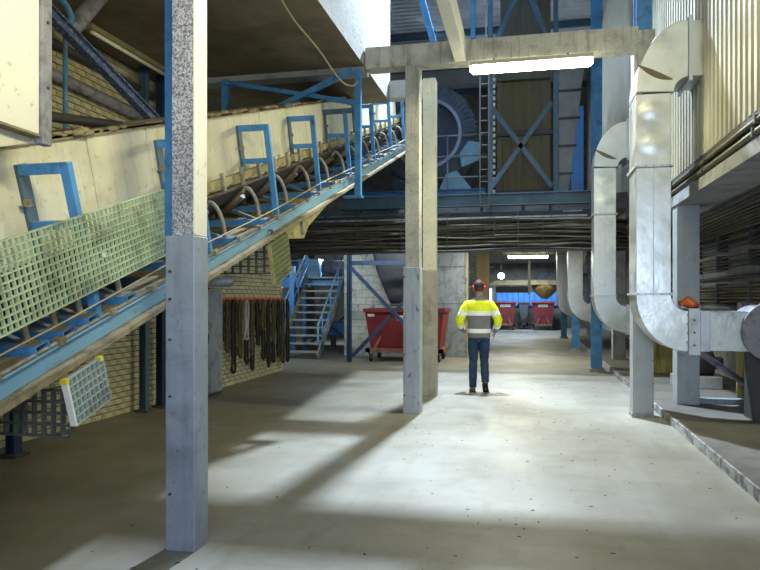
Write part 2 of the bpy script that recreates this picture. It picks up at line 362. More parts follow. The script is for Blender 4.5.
# ------------------------------------------------------------ brick walls, left
random.seed(3)
def brick_wall(name, xs, y0, y1, z1, mt, zone, cap):
    base = MB().box(xs-.26, xs-.014, y0, y1, 0, z1); r = struct(name, base, 'mortar')
    shapes = []
    for k in range(4):
        a, b = .204/2, .062/2; e = .004+.002*k
        m = MB(); m.box(-.10, 0.0, -a, a, -b, b)
        me_o = m.build('brick', [mt, 'brick_yellow', 'brick_pale'][:1], None); shapes.append(me_o.data); bpy.data.objects.remove(me_o)
    cand = []; rest = MB()
    nz = int(z1/.075); ny = int((y1-y0)/.215)+1
    for i in range(nz):
        z = .0375+i*.075
        for k in range(-1, ny):
            ya = y0+.005+k*.215+(.1075 if i % 2 else 0); yb = ya+.204
            ya = max(ya, y0+.002); yb = min(yb, y1-.002)
            if yb-ya < .03: continue
            pr = random.uniform(-.003, .004); yc = (ya+yb)/2
            px, py = proj(xs, yc, z)
            q = zone(px, py)
            if q: cand.append((q, -1/yc, yc, z, pr, yb-ya))
            else: rest.box(xs-.10, xs+pr, ya, yb, z-.031, z+.031)
    cand.sort(key=lambda t: (t[0], t[1]))
    for n, (q, _, yc, z, pr, w_) in enumerate(cand):
        if n < cap:
            o = bpy.data.objects.new('brick', random.choice(shapes)); COL.objects.link(o)
            o.location = (xs+pr, yc, z); o.scale = (1, w_/.204, 1); o.rotation_euler = (0, random.uniform(-.02, .02), random.uniform(-.008, .008)); o.parent = r
        else: rest.box(xs-.10, xs+pr, yc-w_/2, yc+w_/2, z-.031, z+.031)
    s = rest.build('bricks_beyond', mt, r); s['kind'] = 'stuff'; s['label'] = 'yellowish bricks laid in running courses'
    return r
brick_wall('wall_left', -5.33, 5.6, 10.5, 4.74, 'brick_yellow',
           lambda x, y: 1 if (-5 < x < 170 and y > 405-.62*x and y < 460) else (2 if (50 < x < 140 and 25 < y < 122) else 0), 300)
brick_wall('wall_left.001', -5.20, 10.5, 13.95, 2.9, 'brick_pale', lambda x, y: 1 if (226 < x < 275 and 288 < y < 380) else 0, 300)
struct('wall_left.003', MB().box(-5.6, -5.34, -4.2, 5.6, 0, 4.74), 'brick_yellow')

# ------------------------------------------------------------ right wall: profiled cladding sheets
root = empty('wall_right', (2.05, 2, 3.26)); root['kind'] = 'structure'
prof = []
y = 0
for k in range(6):
    prof += [(y, 0), (y+.05, 0), (y+.07, -.028), (y+.145, -.028)]; y += 1/6
prof.append((1.0, 0))
n = len(prof)
for k in range(-6, 23):
    for (z0, z1) in ((3.26, 6.2), (6.18, 9.4)):
        y0 = 2+k; off = .003*(z0 > 4)
        vs = [(2.05+b-off, y0+a, z0) for a, b in prof]+[(2.05+b-off, y0+a, z1) for a, b in prof]
        child(root, 'cladding_sheet', MB().add(vs, [(i, i+1, n+i+1, n+i) for i in range(n-1)]), 'clad')
child(root, 'bottom_flashing', MB().extrude([(0, 0), (.04, 0), (.04, .025), (.03, .025), (.03, .01), (0, .01)], (2.06, -4.2, 3.25), (2.06, 25, 3.25)), 'dusty_tan')
child(root, 'backing', MB().box(2.07, 2.2, -4.2, 25, 3.26, 9.4), 'concrete_dark')
for (x, z, r, lb) in ((1.985, 3.035, .032, 'lower olive conduit running along the slab edge under the cladding'), (2.0, 3.15, .026, 'upper thin conduit running just below the cladding flashing')):
    pr = empty('conduit', (x, 2, z), lb, 'pipe')
    child(pr, 'pipe', MB().cyl((x, -4, z), (x, 25, z), r, 10), 'conduit_dark')
    for k in range(12):
        child(pr, 'pipe_clip', MB().box(x-r-.01, x+r+.06, 3+1.8*k, 3.04+1.8*k, z-r-.012, z+r+.012), 'steel_dark')
# hanging lamp at the upper right corner
wl = empty('wall_lamp', (1.86, 6.0, 4.06), 'dark blue lamp head on the cladding in the top right corner', 'lamp')
child(wl, 'shade', MB().loft([[Vector((1.86+r*math.cos(t), 6.0+r*math.sin(t), z)) for t in [2*math.pi*k/14 for k in range(14)]] for z, r in ((4.06, .08), (4.08, .13), (4.13, .12), (4.2, .05))]), 'blue_dark')
child(wl, 'arm', MB().tube([(1.86, 6.0, 4.19), (1.9, 6.0, 4.26), (2.04, 6.0, 4.28)], .018), 'blue_dark')

# ------------------------------------------------------------ columns and beams
r = empty('column', (-2.08, 3.9, 0), 'nearest column with smooth grey steel sleeve below and black speckled concrete above', 'column')
child(r, 'steel_sleeve', MB().box(-2.185, -1.99, 3.815, 4.0, 0, 1.94), 'sleeve_steel', .006)
child(r, 'shaft', MB().box(-2.15, -2.002, 3.83, 3.99, 1.94, 4.74), 'speckled_col', .004)
child(r, 'smooth_side', MB().box(-2.004, -1.995, 3.828, 3.992, 1.945, 4.74), 'cream_clean')
bl = MB()
for z in (.35, .95, 1.3, 1.72, 1.55): bl.cyl((-2.15, 3.817, z), (-2.15, 3.80, z), .009, 6)
child(r, 'bolt_heads', bl, 'steel_dark')
r = empty('hanging_post', (-2.27, 4.0, 1.84), 'blue steel post behind left flank of the nearest column', 'post')
child(r, 'shaft', MB().box(-2.295, -2.24, 4.0, 4.06, 1.86, 4.74), 'blue_paint')
child(r, 'foot_plate', MB().box(-2.295, -2.16, 3.992, 4.06, 1.84, 1.86), 'blue_paint')

def pillar(x0, x1, y0, y1, zs, zt, ms, mu, lab):
    r = empty('column', ((x0+x1)/2, (y0+y1)/2, 0), lab, 'column')
    child(r, 'steel_sleeve', MB().box(x0, x1, y0, y1, 0, zs), ms, .008)
    child(r, 'shaft', MB().box(x0+.025, x1-.01, y0+.015, y1-.012, zs, zt), mu, .006)
    return r
c = pillar(-1.65, -1.42, 9.05, 9.29, 1.98, 4.70, 'sleeve_scuffed', 'concrete_col', 'middle column with scuffed white sleeve holding up the long concrete beam')
bl = MB()
for z in (.25, .8, 1.3, 1.85): bl.cyl((-1.63, 9.05, z), (-1.63, 9.035, z), .012, 6)
child(c, 'bolt_heads', bl, 'steel_dark')
pillar(-1.66, -1.42, 10.68, 10.92, 2.0, 5.05, 'sleeve_khaki', 'cream_paint', 'yellowish column with khaki sleeve right behind the scuffed middle column')
thing1('concrete_beam', MB().box(-2.18, 1.36, 9.05, 9.3, 4.70, 4.99), 'concrete_col', 'long weathered concrete beam across the aisle above the lit tube lamp', 'beam', bevel=.008)
thing1('stub_beam', MB().box(-2.18, -1.655, 10.7, 10.92, 4.77, 5.05), 'mottled_white', 'short white beam from the overhead slab to the yellowish column', 'beam', bevel=.006)
thing1('runner_beam', MB().box(-.95, -.80, 1.2, 9.045, 4.70, 4.98), 'cream_clean', 'cream beam running from overhead to butt against the long concrete beam', 'beam', bevel=.006)

r = empty('column', (1.49, 9.5, 0), 'white sheathed post rising behind the largest duct with blue steel on top', 'column')
child(r, 'steel_sleeve', MB().box(1.34, 1.60, 9.40, 9.68, .05, 2.2), 'sleeve_pale', .006)
child(r, 'plinth', MB().box(1.33, 1.60, 9.39, 9.68, 0, .05), 'concrete_mid')
child(r, 'shaft', MB().box(1.35, 1.61, 9.36, 9.66, 2.2, 5.05), 'concrete_col', .006)
child(r, 'upper_post', MB().ibeam((1.48, 9.5, 5.05), (1.48, 9.5, 9.3), .2, .24, .012, .02, up=(0, 1, 0)), 'blue_paint')
bl = MB()
for k in range(6): bl.cyl((1.585, 9.40, .15+k*.3), (1.585, 9.388, .15+k*.3), .009, 6)
child(r, 'bolt_heads', bl, 'steel_dark')
for i, (x, y, zt, lb) in enumerate(((1.43, 15.2, 9.3, 'bright blue steel post standing in front of the second duct elbow'), (1.39, 21.1, 3.39, 'blue steel post under the third duct, second blue post from the camera'), (1.38, 27.7, 3.39, 'farthest blue steel post, beside the far red skips'))):
    r = empty('steel_post', (x, y, 0), lb, 'post', 'blue posts along the walkway edge')
    child(r, 'shaft', MB().ibeam((x, y, .06), (x, y, zt), .22, .2, .014, .02, up=(0, 1, 0)), 'blue_paint')
    child(r, 'plinth', MB().box(x-.15, x+.15, y-.16, y+.14, 0, .07), 'concrete_mid')
for i, (x0, y, lb) in enumerate(((2.0, 9.99, 'pale grey concrete column on the raised walkway behind the largest duct elbow'), (1.98, 17.05, 'grey concrete column on the walkway behind the second duct'), (1.98, 24.0, 'farthest grey concrete column on the raised walkway'))):
    thing1('walkway_column', MB().box(x0, x0+.29, y, y+.3, .1, 2.84), 'sleeve_pale' if i == 0 else 'concrete_mid', lb, 'column', bevel=.008)
# far end of left column line: steel hanger at the slab
r = empty('hanging_post', (-2.26, 9.02, 2.9), 'bright blue hanger post from the slab corner down to the conveyor', 'post')
child(r, 'shaft', MB().bar((-2.26, 8.99, 2.95), (-2.26, 8.99, 4.66), .085, .09), 'blue_paint', .004)
child(r, 'foot_plate', MB().box(-2.46, -2.2, 8.92, 9.06, 2.93, 2.955), 'blue_paint')
r = empty('truss', (-3.2, 9.0, 4.0), 'blue cross braced frame hanging under the slab above the conveyor', 'frame')
child(r, 'post', MB().bar((-4.2, 8.98, 3.6), (-4.2, 8.98, 4.66), .09, .09), 'blue_paint')
child(r, 'diagonal', MB().angle((-4.2, 8.96, 4.58), (-2.3, 8.96, 4.18), .07, .012), 'blue_paint')
child(r, 'diagonal', MB().angle((-2.3, 8.88, 4.62), (-3.9, 8.88, 3.95), .07, .012), 'blue_paint')
child(r, 'top_rail', MB().bar((-4.2, 8.98, 4.12), (-2.3, 8.98, 4.12), .05, .06), 'blue_dull')

# thin rope hanging from the slab
pts = [(-2.50, 6.2, 4.735), (-2.52, 6.6, 4.70), (-2.50, 7.1, 4.6), (-2.42, 7.7, 4.5), (-2.40, 8.3, 4.42), (-2.35, 8.6, 4.37), (-2.28, 8.8, 4.40), (-2.25, 8.93, 4.5)]
import itertools
def smooth_path(p, k=5):
    p = [Vector(a) for a in p]; out = []
    for i in range(len(p)-1):
        a, b, c_, d = p[max(i-1, 0)], p[i], p[i+1], p[min(i+2, len(p)-1)]
        for s_ in range(k):
            t = s_/k; out.append(.5*((2*b)+(c_-a)*t+(2*a-5*b+4*c_-d)*t*t+(3*b-a-3*c_+d)*t**3))
    out.append(p[-1]); return out
thing1('hanging_cable', MB().tube(smooth_path(pts), .011, 6), 'rope_tan', 'thin tan cable drooping under the brown slab to the hanger post', 'cable')

# ------------------------------------------------------------ ducts
def arc(cx, cz, rx, rz, a0, a1, k=12): return [(cx+rx*math.cos(math.radians(a0+(a1-a0)*i/k)), cz+rz*math.sin(math.radians(a0+(a1-a0)*i/k))) for i in range(k+1)]
def duct(x0, y0, lab, bottom=True, top=True, xr=2.5, full=True):
    W_ = .40; D = .58; x1 = x0+W_
    r = empty('air_duct', (x0+W_/2, y0+D/2, .92), lab, 'duct', 'air ducts standing along the walkway')
    xe = x0+.59
    body = MB().prism([(x0, 1.61), (x0+.19, 1.61), (x0+.2, 1.612), (x1, 1.61), (x1, 3.14), (x0+.2, 3.142), (x0, 3.14)], 'y', y0, y0+D)
    child(r, 'straight_run', body, 'galv', .006)
    child(r, 'seam', MB().box(x0+.195, x0+.205, y0-.006, y0, 1.62, 3.13), 'galv_flat')
    z2 = 4.15
    child(r, 'upper_run', MB().box(x0, x1, y0+.001, y0+D-.001, 3.17, z2-.12), 'galv', .006)
    # bulged skin plates of the upper run
    def bulge(cx, cz, rx, rz, dep):
        m = MB(); rings = []
        for i in range(7):
            t = i/6; rr = 1-t; rings.append([Vector((cx+rx*rr*math.cos(a), y0-.0005-dep*(1-rr*rr)**2, cz+rz*rr*math.sin(a))) for a in [2*math.pi*k/20 for k in range(20)]])
        m.loft(rings, caps=False); child(r, 'bulge', m, 'galv')
    bulge(x0+.2, 3.83, .19, .14, .016); bulge(x0+.2, 3.42, .19, .14, .014)
    if top:
        ls = []
        for i in range(9):
            t = i/8; zc = 4.38-.30*t+.05*t*t*2; hw = .035*math.sin(math.pi*t)+.004
            ls.append((x0+.01+.40*t, zc, hw))
        child(r, 'fold_shade', MB().prism([(a, b+c_) for a, b, c_ in ls]+[(a, b-c_) for a, b, c_ in ls[::-1]], 'y', y0-.042, y0-.03), 'panel_brown')  # dark reflection in the sheet's crease, painted as a brown crescent
    # lower elbow
    out = arc(xe, 1.61, xe-x0, 1.61-.92, 180, 270, 14)
    inn = arc(xe, 1.61, xe-x1, 1.61-1.41, 270, 180, 8)
    child(r, 'lower_elbow', MB().prism(out+inn, 'y', y0, y0+D), 'galv', .006)
    # upper elbow
    if top:
        out = arc(xe, z2-.1, xe-x0, 4.88-z2+.1, 180, 90, 16)
        inn = arc(xe, z2-.12, xe-x1-.03, .17, 90, 180, 8)
        child(r, 'upper_elbow', MB().prism(out+inn, 'y', y0-.03, y0+D+.03), 'galv', .008)
        child(r, 'upper_flange', MB().box(xe, xe+.035, y0-.06, y0+D+.06, z2+.0, 4.92), 'galv_flat')
        child(r, 'wall_stub', MB().box(xe+.035, 2.04, y0-.02, y0+D+.02, z2+.06, 4.87), 'galv')
    for z in (1.61, 3.155):
        rg = child(r, 'ring_flange', MB().box(x0-.022, x1+.022, y0-.022, y0+D+.022, z-.013, z+.013), 'galv_flat')
        m = MB()
        for k in range(5): m.cyl((x0+.02+k*.09, y0-.022, z), (x0+.02+k*.09, y0-.03, z), .007, 6)
        b_ = m.build('bolt_heads', 'steel_dark', None, at=tuple(r.location)); b_.location = (0, 0, 0); b_.parent = rg
    if bottom:
        child(r, 'end_flange', MB().box(xe, xe+.13, y0-.04, y0+D+.04, .88, 1.44), 'galv_flat', .006)
        m = MB()
        for z in (1.0, 1.15, 1.3): m.cyl((xe+.06, y0-.04, z), (xe+.06, y0-.052, z), .012, 8)
        for z in (.92, 1.03, 1.14, 1.25, 1.36): m.cyl((xe-.012, y0-.0, z), (xe-.012, y0-.01, z), .008, 6)
        child(r, 'bolt_heads', m, 'steel_dark')
        child(r, 'sleeve_piece', MB().box(xe+.13, xe+.24, y0-.005, y0+D+.005, .925, 1.405), 'galv_flat')
        child(r, 'horizontal_run', MB().box(xe+.24, xr, y0, y0+D, .93, 1.40), 'galv', .006)
    return r
duct(1.28, 8.72, 'largest square metal duct at the right, its elbow nearest the camera', xr=2.55)
duct(1.22, 13.45, 'second metal duct from the camera, beside the blue mezzanine beam end', xr=3.0)
duct(1.10, 19.8, 'third metal duct with blue grey bend, seen beyond the cable bundle', top=False, xr=2.4)
duct(1.03, 25.5, 'farthest metal duct, cream lit with a round bend near the skips', top=False, xr=2.2)
r = empty('fan_housing', (2.8, 9.0, .1), 'round grey fan drum at the end of the low duct, right frame edge', 'fan')
child(r, 'drum', MB().cyl((2.80, 8.66, 1.17), (2.80, 9.36, 1.17), .32, 28), 'steel_grey')
child(r, 'rim', MB().cyl((2.80, 8.64, 1.17), (2.80, 8.68, 1.17), .36, 28), 'steel_grey')
child(r, 'stand', MB().box(2.62, 2.98, 8.8, 9.2, .1, .95), 'steel_dark')
# orange rag on flange
m = MB(); rr = random.Random(5)
rings = []
for i in range(7):
    t = i/6; rings.append([Vector((1.79+.20*t+.02*math.sin(3*t), 8.80+.10*math.cos(a)*(.5+math.sin(math.pi*min(max(t, .08), .92)))*(1+.25*math.sin(3*a+i)), 1.475+.02+.045*math.sin(a)*(.4+math.sin(math.pi*min(max(t, .08), .92)))*(1+.3*math.sin(2*a+i*2))+.02*math.sin(5*t))) for a in [2*math.pi*k/12 for k in range(12)]])
m.loft(rings); thing1('rag', m, 'orange', 'crumpled orange rag lying on top of the largest duct flange', 'rag')

# ------------------------------------------------------------ lamps
def tube_lamp(x0, x1, y, z, lab, lit=True, hy=0.0, name='tube_lamp', glow='tube_glow'):
    r = empty(name, ((x0+x1)/2, y, z), lab, 'lamp')
    child(r, 'housing', MB().extrude([(-.07, .03), (.07, .03), (.04, .09), (-.04, .09)], (x0, y, z), (x1, y, z)), 'lamp_case')
    child(r, 'diffuser', MB().tube([(x0, y, z-.0), (x0+.04, y, z), (x1-.04, y, z), (x1, y, z)], [.03, .07, .07, .03], 14), glow)
    for q in (x0+.3, x1-.3): child(r, 'hanger', MB().cyl((q, y+hy*.0, z+.07), (q, y+hy, z+.16), .01, 6), 'steel_dark')
    return r
tube_lamp(-.74, .80, 8.93, 4.55, 'glowing tube lamp fixed in front of the long concrete beam', hy=.125)
tube_lamp(-.80, .80, 28.4, 3.28, 'glowing tube lamp under the mezzanine in the far bay')
r = empty('unlit_tube_lamp', (-4.95, 7.7, 4.62), 'unlit olive tube lamp under the dark left ceiling', 'lamp')
child(r, 'housing', MB().bar((-4.97, 6.95, 4.70), (-4.90, 9.0, 4.70), .13, .06), 'fixture_olive')
child(r, 'tube', MB().cyl((-4.95, 7.0, 4.65), (-4.89, 8.95, 4.65), .022, 10), 'cream_clean')
r = empty('flood_lamp', (-.76, 20.0, 2.95), 'small dazzling white flood lamp left of the far tube lamp', 'lamp')
child(r, 'case', MB().box(-.86, -.66, 20.02, 20.14, 2.13, 2.31), 'steel_dark')
child(r, 'lens', MB().cyl((-.76, 20.02, 2.22), (-.76, 19.99, 2.22), .085, 20), 'flood_glow')
child(r, 'stem', MB().cyl((-.76, 20.08, 2.31), (-.76, 20.08, 3.40), .012, 6), 'steel_dark')
for (x, y, z) in ((-.72, 21.5, 1.9), (-.68, 22.5, 2.0)):
    pass

# ------------------------------------------------------------ conveyor (local frame: x sideways, y up the slope, z normal to it)
AL = math.atan(.323)
cv = empty('belt_conveyor', (-2.40, 2.72, 1.01), 'long inclined belt conveyor with blue stringer and cream skirt plates at left', 'conveyor', rot=(AL, 0, 0))
def cvp(name, mb, m, bevel=0, parent=None):
    o = mb.build(name, m, parent or cv, bevel); return o
U0, U1 = -1.1, 12.4
for (xw, fx, nm) in ((-.075, 1, 'stringer'), (-1.27, -1, 'stringer')):
    m = MB().box(min(xw, xw+.01), max(xw, xw+.01), U0, U1, .03, .15)
    m.box(min(xw, xw+.055*fx), max(xw, xw+.055*fx), U0, U1, .14, .152)
    so = cvp(nm, m, 'stringer_blue')
    m = MB().box(min(xw, xw+.085*fx), max(xw, xw+.085*fx), U0, U1, 0, .032)
    cvp('lower_flange', m, 'dusty_tan', parent=so)
# the edge rod and small brackets along the stringer
m = MB().cyl((-.03, U0, .165), (-.03, U1, .165), .011, 6)
cvp('edge_rod', m, 'pipe_worn')
m = MB()
for k in range(28): m.box(-.055, .0, U0+.15+k*.48, U0+.20+k*.48, .15, .185)
cvp('rod_clip', m, 'dusty_tan')
cvp('deck_plate', MB().box(-.26, -.06, U0, U1, .142, .153), 'dusty_tan')
m = MB().tube(smooth_path([(.005, U0+1.62*k, .285-(.02 if k % 2 else 0)) for k in range(9)], 3), .0055, 5)
cvp('pull_cord', m, 'rope_tan')
# belt, troughed
def belt_section(off): return [(-1.12, .50+off), (-1.02, .36+off), (-.86, .30+off), (-.50, .30+off), (-.34, .40+off), (-.22, .52+off)]
a = belt_section(0); b = belt_section(.018)
vs = [(x, u, z) for u in (U0, U1) for x, z in a+b[::-1]]
n = 12
cvp('belt', MB().add(vs, [(i, (i+1) % n, n+(i+1) % n, n+i) for i in range(n)]+[tuple(range(n)), tuple(range(n, 2*n))]), 'belt_rubber')
cvp('return_belt', MB().box(-1.15, -.2, U0, U1, -.02, -.005), 'belt_rubber')
# load of sludge cake under the cover is hidden; skirt plates
us = [U0, 1.55, 2.28, 4.55, 6.1, 7.6, 9.1, 10.6, U1]
for xs, nm in ((-.36, 1), (-1.0, 0)):
    for k in range(len(us)-1):
        if nm == 0 and k > 0: continue
        a_, b_ = us[k], us[k+1]
        if nm == 0: b_ = U1
        o = cvp('skirt_plate', MB().box(xs-.012, xs, a_+.004, b_-.004, .52, 1.17), 'cream_paint', .003)
cvp('cover_plate', MB().box(-1.05, -.33, U0, U1, 1.17, 1.185), 'dusty_tan')
cvp('cover_rim', MB().box(-.347, -.33, U0, U1, 1.158, 1.188), 'dusty_tan')
cvp('skirt_tube', MB().box(-.35, -.29, 1.6, U1, .56, .63).box(-.345, -.28, 1.6, U1, .50, .515), 'dusty_yellow')
m = MB().box(-.40, -.3, 1.6, U1, .46, .50)
cvp('rubber_lip', m, 'dusty_yellow')
rc = random.Random(11)
for k in range(22):
    u = 2.4+k*.44; cvp('skirt_clamp', MB().prism([(.50, u), (.50, u+.05), (.66, u+.045), (.70, u+.02), (.70, u+.0), (.66, u-.005)][::-1], 'x', -.30, -.262) if False else MB().box(-.30, -.262, u, u+.045, .505, .685), 'pipe_worn', .008)
# encrusted dirt on the top edge and hanging off the seams
m = MB()
for k in range(120):
    u = rc.uniform(-.3, 8.0); s_ = rc.uniform(.015, .05)
    m.ball((-.345+rc.uniform(-.03, .02), u, 1.185+rc.uniform(-.01, .012)), s_, s_*1.6, s_*.5, 6, 4)
o = cvp('dust_crust', m, 'dusty_tan'); o['kind'] = 'stuff'
# upright frames on the stringer
def frame(u, wide=1.0):
    fr = MB().chan((-.05, u, .15), (-.05, u, 1.07), .055, .075, .009, up=(0, 1, 0), flip=-1)
    fr = MB().box(-.085, -.03, u-.045, u+.0, .15, 1.06)
    f_ = cvp('frame_upright', fr, 'blue_paint', .003)
    cvp('top_arm', MB().box(-.37, -.085, u-.05, u+.0, 1.0, 1.06), 'blue_paint', .003, f_)
    cvp('lower_arm', MB().box(-.35, -.085, u-.04, u-.01, .69, .74), 'blue_paint', .003, f_)
    cvp('side_strap', MB().box(-.362, -.34, u-.055, u+.03, .52, 1.06), 'blue_dull', .002, f_)
    g = MB().box(-.345, -.30, u-.06, u-.052, .84, .87).box(-.35, -.29, u-.09, u-.05, .835, .84)
    cvp('dirty_bolt', g, 'dusty_tan', 0, f_)
for u in (-.75, .92, 2.42, 3.97, 5.46, 6.97, 8.6, 10.1, 11.5): frame(u)
# idlers
def idler(u):
    b_ = cvp('idler_base', MB().extrude([(-.055, 0), (-.055, .055), (.055, .055), (.055, 0), (.045, 0), (.045, .046), (-.045, .046), (-.045, 0)], (-.02, u, .153), (-1.25, u, .153), up=(0, 0, 1)), 'blue_paint')
    cvp('bracket', MB().tube(smooth_path([(-.10, u, .20), (-.105, u, .33), (-.13, u, .43), (-.175, u, .495), (-.215, u, .50), (-.24, u-.01, .46)], 4), .019, 8, flat=.8), 'pipe_worn', 0, b_)
    cvp('wing_roller', MB().cyl((-.25, u, .44), (-.52, u, .24), .042, 12), 'roller', 0, b_)
    cvp('centre_roller', MB().cyl((-.54, u, .245), (-.88, u, .245), .042, 12), 'roller', 0, b_)
    cvp('brace', MB().bar((-.16, u+.02, .2), (-.40, u+.02, .30), .03, .03), 'blue_dull', 0, b_)
for u in (-.4, 0.0, .38, .60, .82, 1.22, 2.02, 2.82, 3.61, 4.40, 5.20, 6.0, 6.8, 7.6, 8.4, 9.2, 10.0, 10.8, 11.6): idler(u)
for u in (.3, 1.9, 3.5, 5.1, 6.7, 8.3, 9.9, 11.4):
    cvp('cross_member', MB().box(-1.25, -.08, u, u+.08, .03, .12), 'blue_dull')
m = MB().box(-1.2, -.16, 4.25, 6.1, -.16, -.02); m = MB().prism([(4.3, -.001), (4.35, -.16), (4.9, -.28), (5.1, -.18), (6.4, -.02), (6.4, -.001)], 'x', -1.15, -.12)
cvp('drip_tray', m, 'dusty_yellow')
cvp('drip_strut', MB().box(-.12, -.09, 4.82, 4.87, -.22, 0), 'pipe_worn')

# guard gratings
def grating(name, org, ex, ey, w_, h_, nx, ny, depth, bw, m, lab, grp=None, clips=None, rim=True, edge=None):
    "panel in plane (ex, ey) from org, with real bars"
    ex = Vector(ex).normalized(); ey = Vector(ey).normalized(); nz_ = ex.cross(ey)
    r = empty(name, org, lab, 'grating', grp)
    O = Vector(org)
    T = Matrix.Translation(O) @ Matrix((ex, ey, nz_)).transposed().to_4x4()
    mb = MB()
    for i in range(nx+1): x = w_*i/nx; mb.box(x-bw/2, x+bw/2, 0, h_, -depth/2, depth/2, T)
    child(r, 'cross_bars', mb, m)
    mb = MB()
    for k in range(ny+1): y = h_*k/ny; mb.box(0, w_, y-bw/2, y+bw/2, -depth/2-.001, depth/2+.001, T)
    child(r, 'long_bars', mb, m)
    if edge:
        child(r, 'edge_strip', MB().box(-.008, .008, 0, h_, -depth*.6, depth*.6, T), edge)
    for q in clips or []:
        child(r, 'clip', MB().box(q[0]-.014, q[0]+.014, q[1]-.014, q[1]+.014, -depth*.7, depth*.7, T), 'yellow_clip')
    return r
ca, sa = math.cos(AL), math.sin(AL)
def LW(x, u, v): return (-2.40+x, 2.72+u*ca-v*sa, 1.01+u*sa+v*ca)
EU = (0, ca, sa); EV = (0, -sa, ca)
g = grating('guard_grating', LW(.02, -.9, .355), EU, EV, 2.62, .42, 64, 11, .018, .0065, 'grp_green', 'large green square mesh guard panel along the conveyor, left of the nearest column')
child(g, 'white_tag', MB().box(-2.365, -2.360, 3.44, 3.47, 1.79, 1.815), 'label_white')
for u in (-.75, .92): pass
grating('lower_guard', LW(-.0, .455, -.30), EU, EV, .33, .265, 8, 6, .03, .008, 'grp_grey', 'pale mesh panel with yellow clips hanging below the blue stringer at left', 'mesh panels under the conveyor', clips=[(.0, .262), (.31, .262)], edge='label_white')
grating('lower_guard', LW(-.0, 3.52, -.43), EU, EV, .5, .40, 11, 8, .03, .009, 'grp_olive', 'yellow green mesh panel hanging under the conveyor left of the stairs', 'mesh panels under the conveyor', edge='dusty_yellow')
grating('cross_guard', (-3.62, LW(0, .47, -.3)[1], .80), (1, 0, 0), (0, 0, 1), 1.2, .25, 20, 4, .03, .012, 'grp_dark', 'dark mesh panel crossing under the belt behind the pale clipped panel', 'dark cross panels under the conveyor')
grating('cross_guard', (-3.5, LW(0, 3.56, -.42)[1], 1.80), (1, 0, 0), (0, 0, 1), 1.07, .42, 13, 6, .03, .012, 'grp_dark', 'dark mesh panel crossing under the belt beside the yellow green panel', 'dark cross panels under the conveyor')

# hopper box at upper left
r = empty('hopper_box', (-2.8, 2.0, 2.38), 'cream hopper box with a grey steel corner angle at the upper left edge', 'hopper')
child(r, 'side_panel', MB().box(-3.3, -2.40, .9, 2.975, 2.375, 4.7), 'cream_clean', .005)
child(r, 'corner_angle', MB().box(-2.43, -2.38, 2.975, 3.045, 2.33, 4.7), 'steel_grey', .004)
child(r, 'bottom_ledge', MB().box(-3.3, -2.385, .9, 3.0, 2.362, 2.374), 'dusty_tan')
b_ = MB()
for z in (2.62, 2.95, 3.3): b_.cyl((-2.38, 3.01, z), (-2.372, 3.01, z), .008, 6)
child(r, 'bolt_heads', b_, 'steel_dark')
child(r, 'chute_side', MB().prism([(.9, 1.68), (.9, 2.362), (3.0, 2.362), (3.0, 2.345)], 'x', -2.70, -2.45), 'cream_paint')
# diagonal brace etc. over conveyor left
thing1('diagonal_brace', MB().ibeam((-3.8, 4.6, 3.95), (-3.8, 6.85, 3.29), .08, .105, .012, .014), 'blue_speck', 'heavy dusty dark blue diagonal brace over the conveyor at upper left', 'brace', at=None)
thing1('thin_strut', MB().cyl((-3.86, 5.1, 2.8), (-3.86, 5.1, 3.78), .02, 8), 'blue_paint', 'thin upright blue strut beside the hopper box', 'strut')
thing1('side_strut', MB().bar((-3.75, 5.9, 3.02), (-3.75, 6.7, 3.28), .05, .05), 'blue_light', 'short light blue strut on the conveyor cover beside the brace', 'strut')
thing1('black_tube', MB().cyl((-3.1, 3.35, 2.66), (-3.1, 4.75, 2.90), .035, 10), 'rubber', 'black rubber tube lying by the hopper box over the skirt', 'tube')
r = empty('hoop', (-4.2, 5.2, 4.3), 'blue curved hoop above the diagonal brace in the upper left', 'hoop')
child(r, 'band', MB().tube(smooth_path([(-4.1, 4.9, 4.16), (-4.1, 5.15, 4.24), (-4.1, 5.38, 4.24), (-4.1, 5.50, 4.14), (-4.1, 5.42, 4.04), (-4.1, 5.25, 4.0)]), .028, 8), 'blue_paint')
thing1('downpipe', MB().tube([(-4.2, 6.2, 4.735), (-4.2, 5.69, 4.15), (-4.2, 5.62, 4.07)], [.08, .08, .07], 16), 'steel_grey', 'fat grey pipe slanting down from the ceiling at upper left', 'pipe')
thing1('wall_pipe', MB().cyl((-5.23, 5.8, 4.09), (-5.23, 10.4, 4.05), .07, 14), 'steel_grey', 'grey pipe along the yellow brick wall high at left', 'pipe')
thing1('wall_pipe', MB().cyl((-5.24, 5.8, 4.45), (-5.24, 10.4, 4.45), .05, 10), 'steel_dark', 'dark pipe high on the brick wall under the ceiling', 'pipe')
for i, (x, y, w_, m_, lb) in enumerate(((-5.16, 8.45, .09, 'blue_dull', 'dull blue post against the brick wall, left of its dark neighbour'), (-5.12, 8.83, .12, 'blue_dark', 'dark blue post against the brick wall left of the nearest column'), (-5.05, 8.93, .07, 'blue_dull', 'narrow dull blue post close behind the nearest column'))):
    r = empty('wall_post', (x, y, 0), lb, 'post')
    child(r, 'shaft', MB().ibeam((x, y, .03), (x, y, 4.74), w_, .1, .01, .012, up=(1, 0, 0)), m_)
    child(r, 'base_plate', MB().box(x-.1, x+.1, y-.08, y+.08, 0, .03), 'steel_dark')
r = empty('wall_post', (-4.95, 5.78, 0), 'short dark post at the far left below the conveyor', 'post')
child(r, 'shaft', MB().ibeam((-4.95, 5.78, .03), (-4.95, 5.78, 1.9), .11, .1, .01, .012, up=(1, 0, 0)), 'blue_dark')
child(r, 'base_plate', MB().box(-5.05, -4.85, 5.68, 5.88, 0, .03), 'steel_dark')
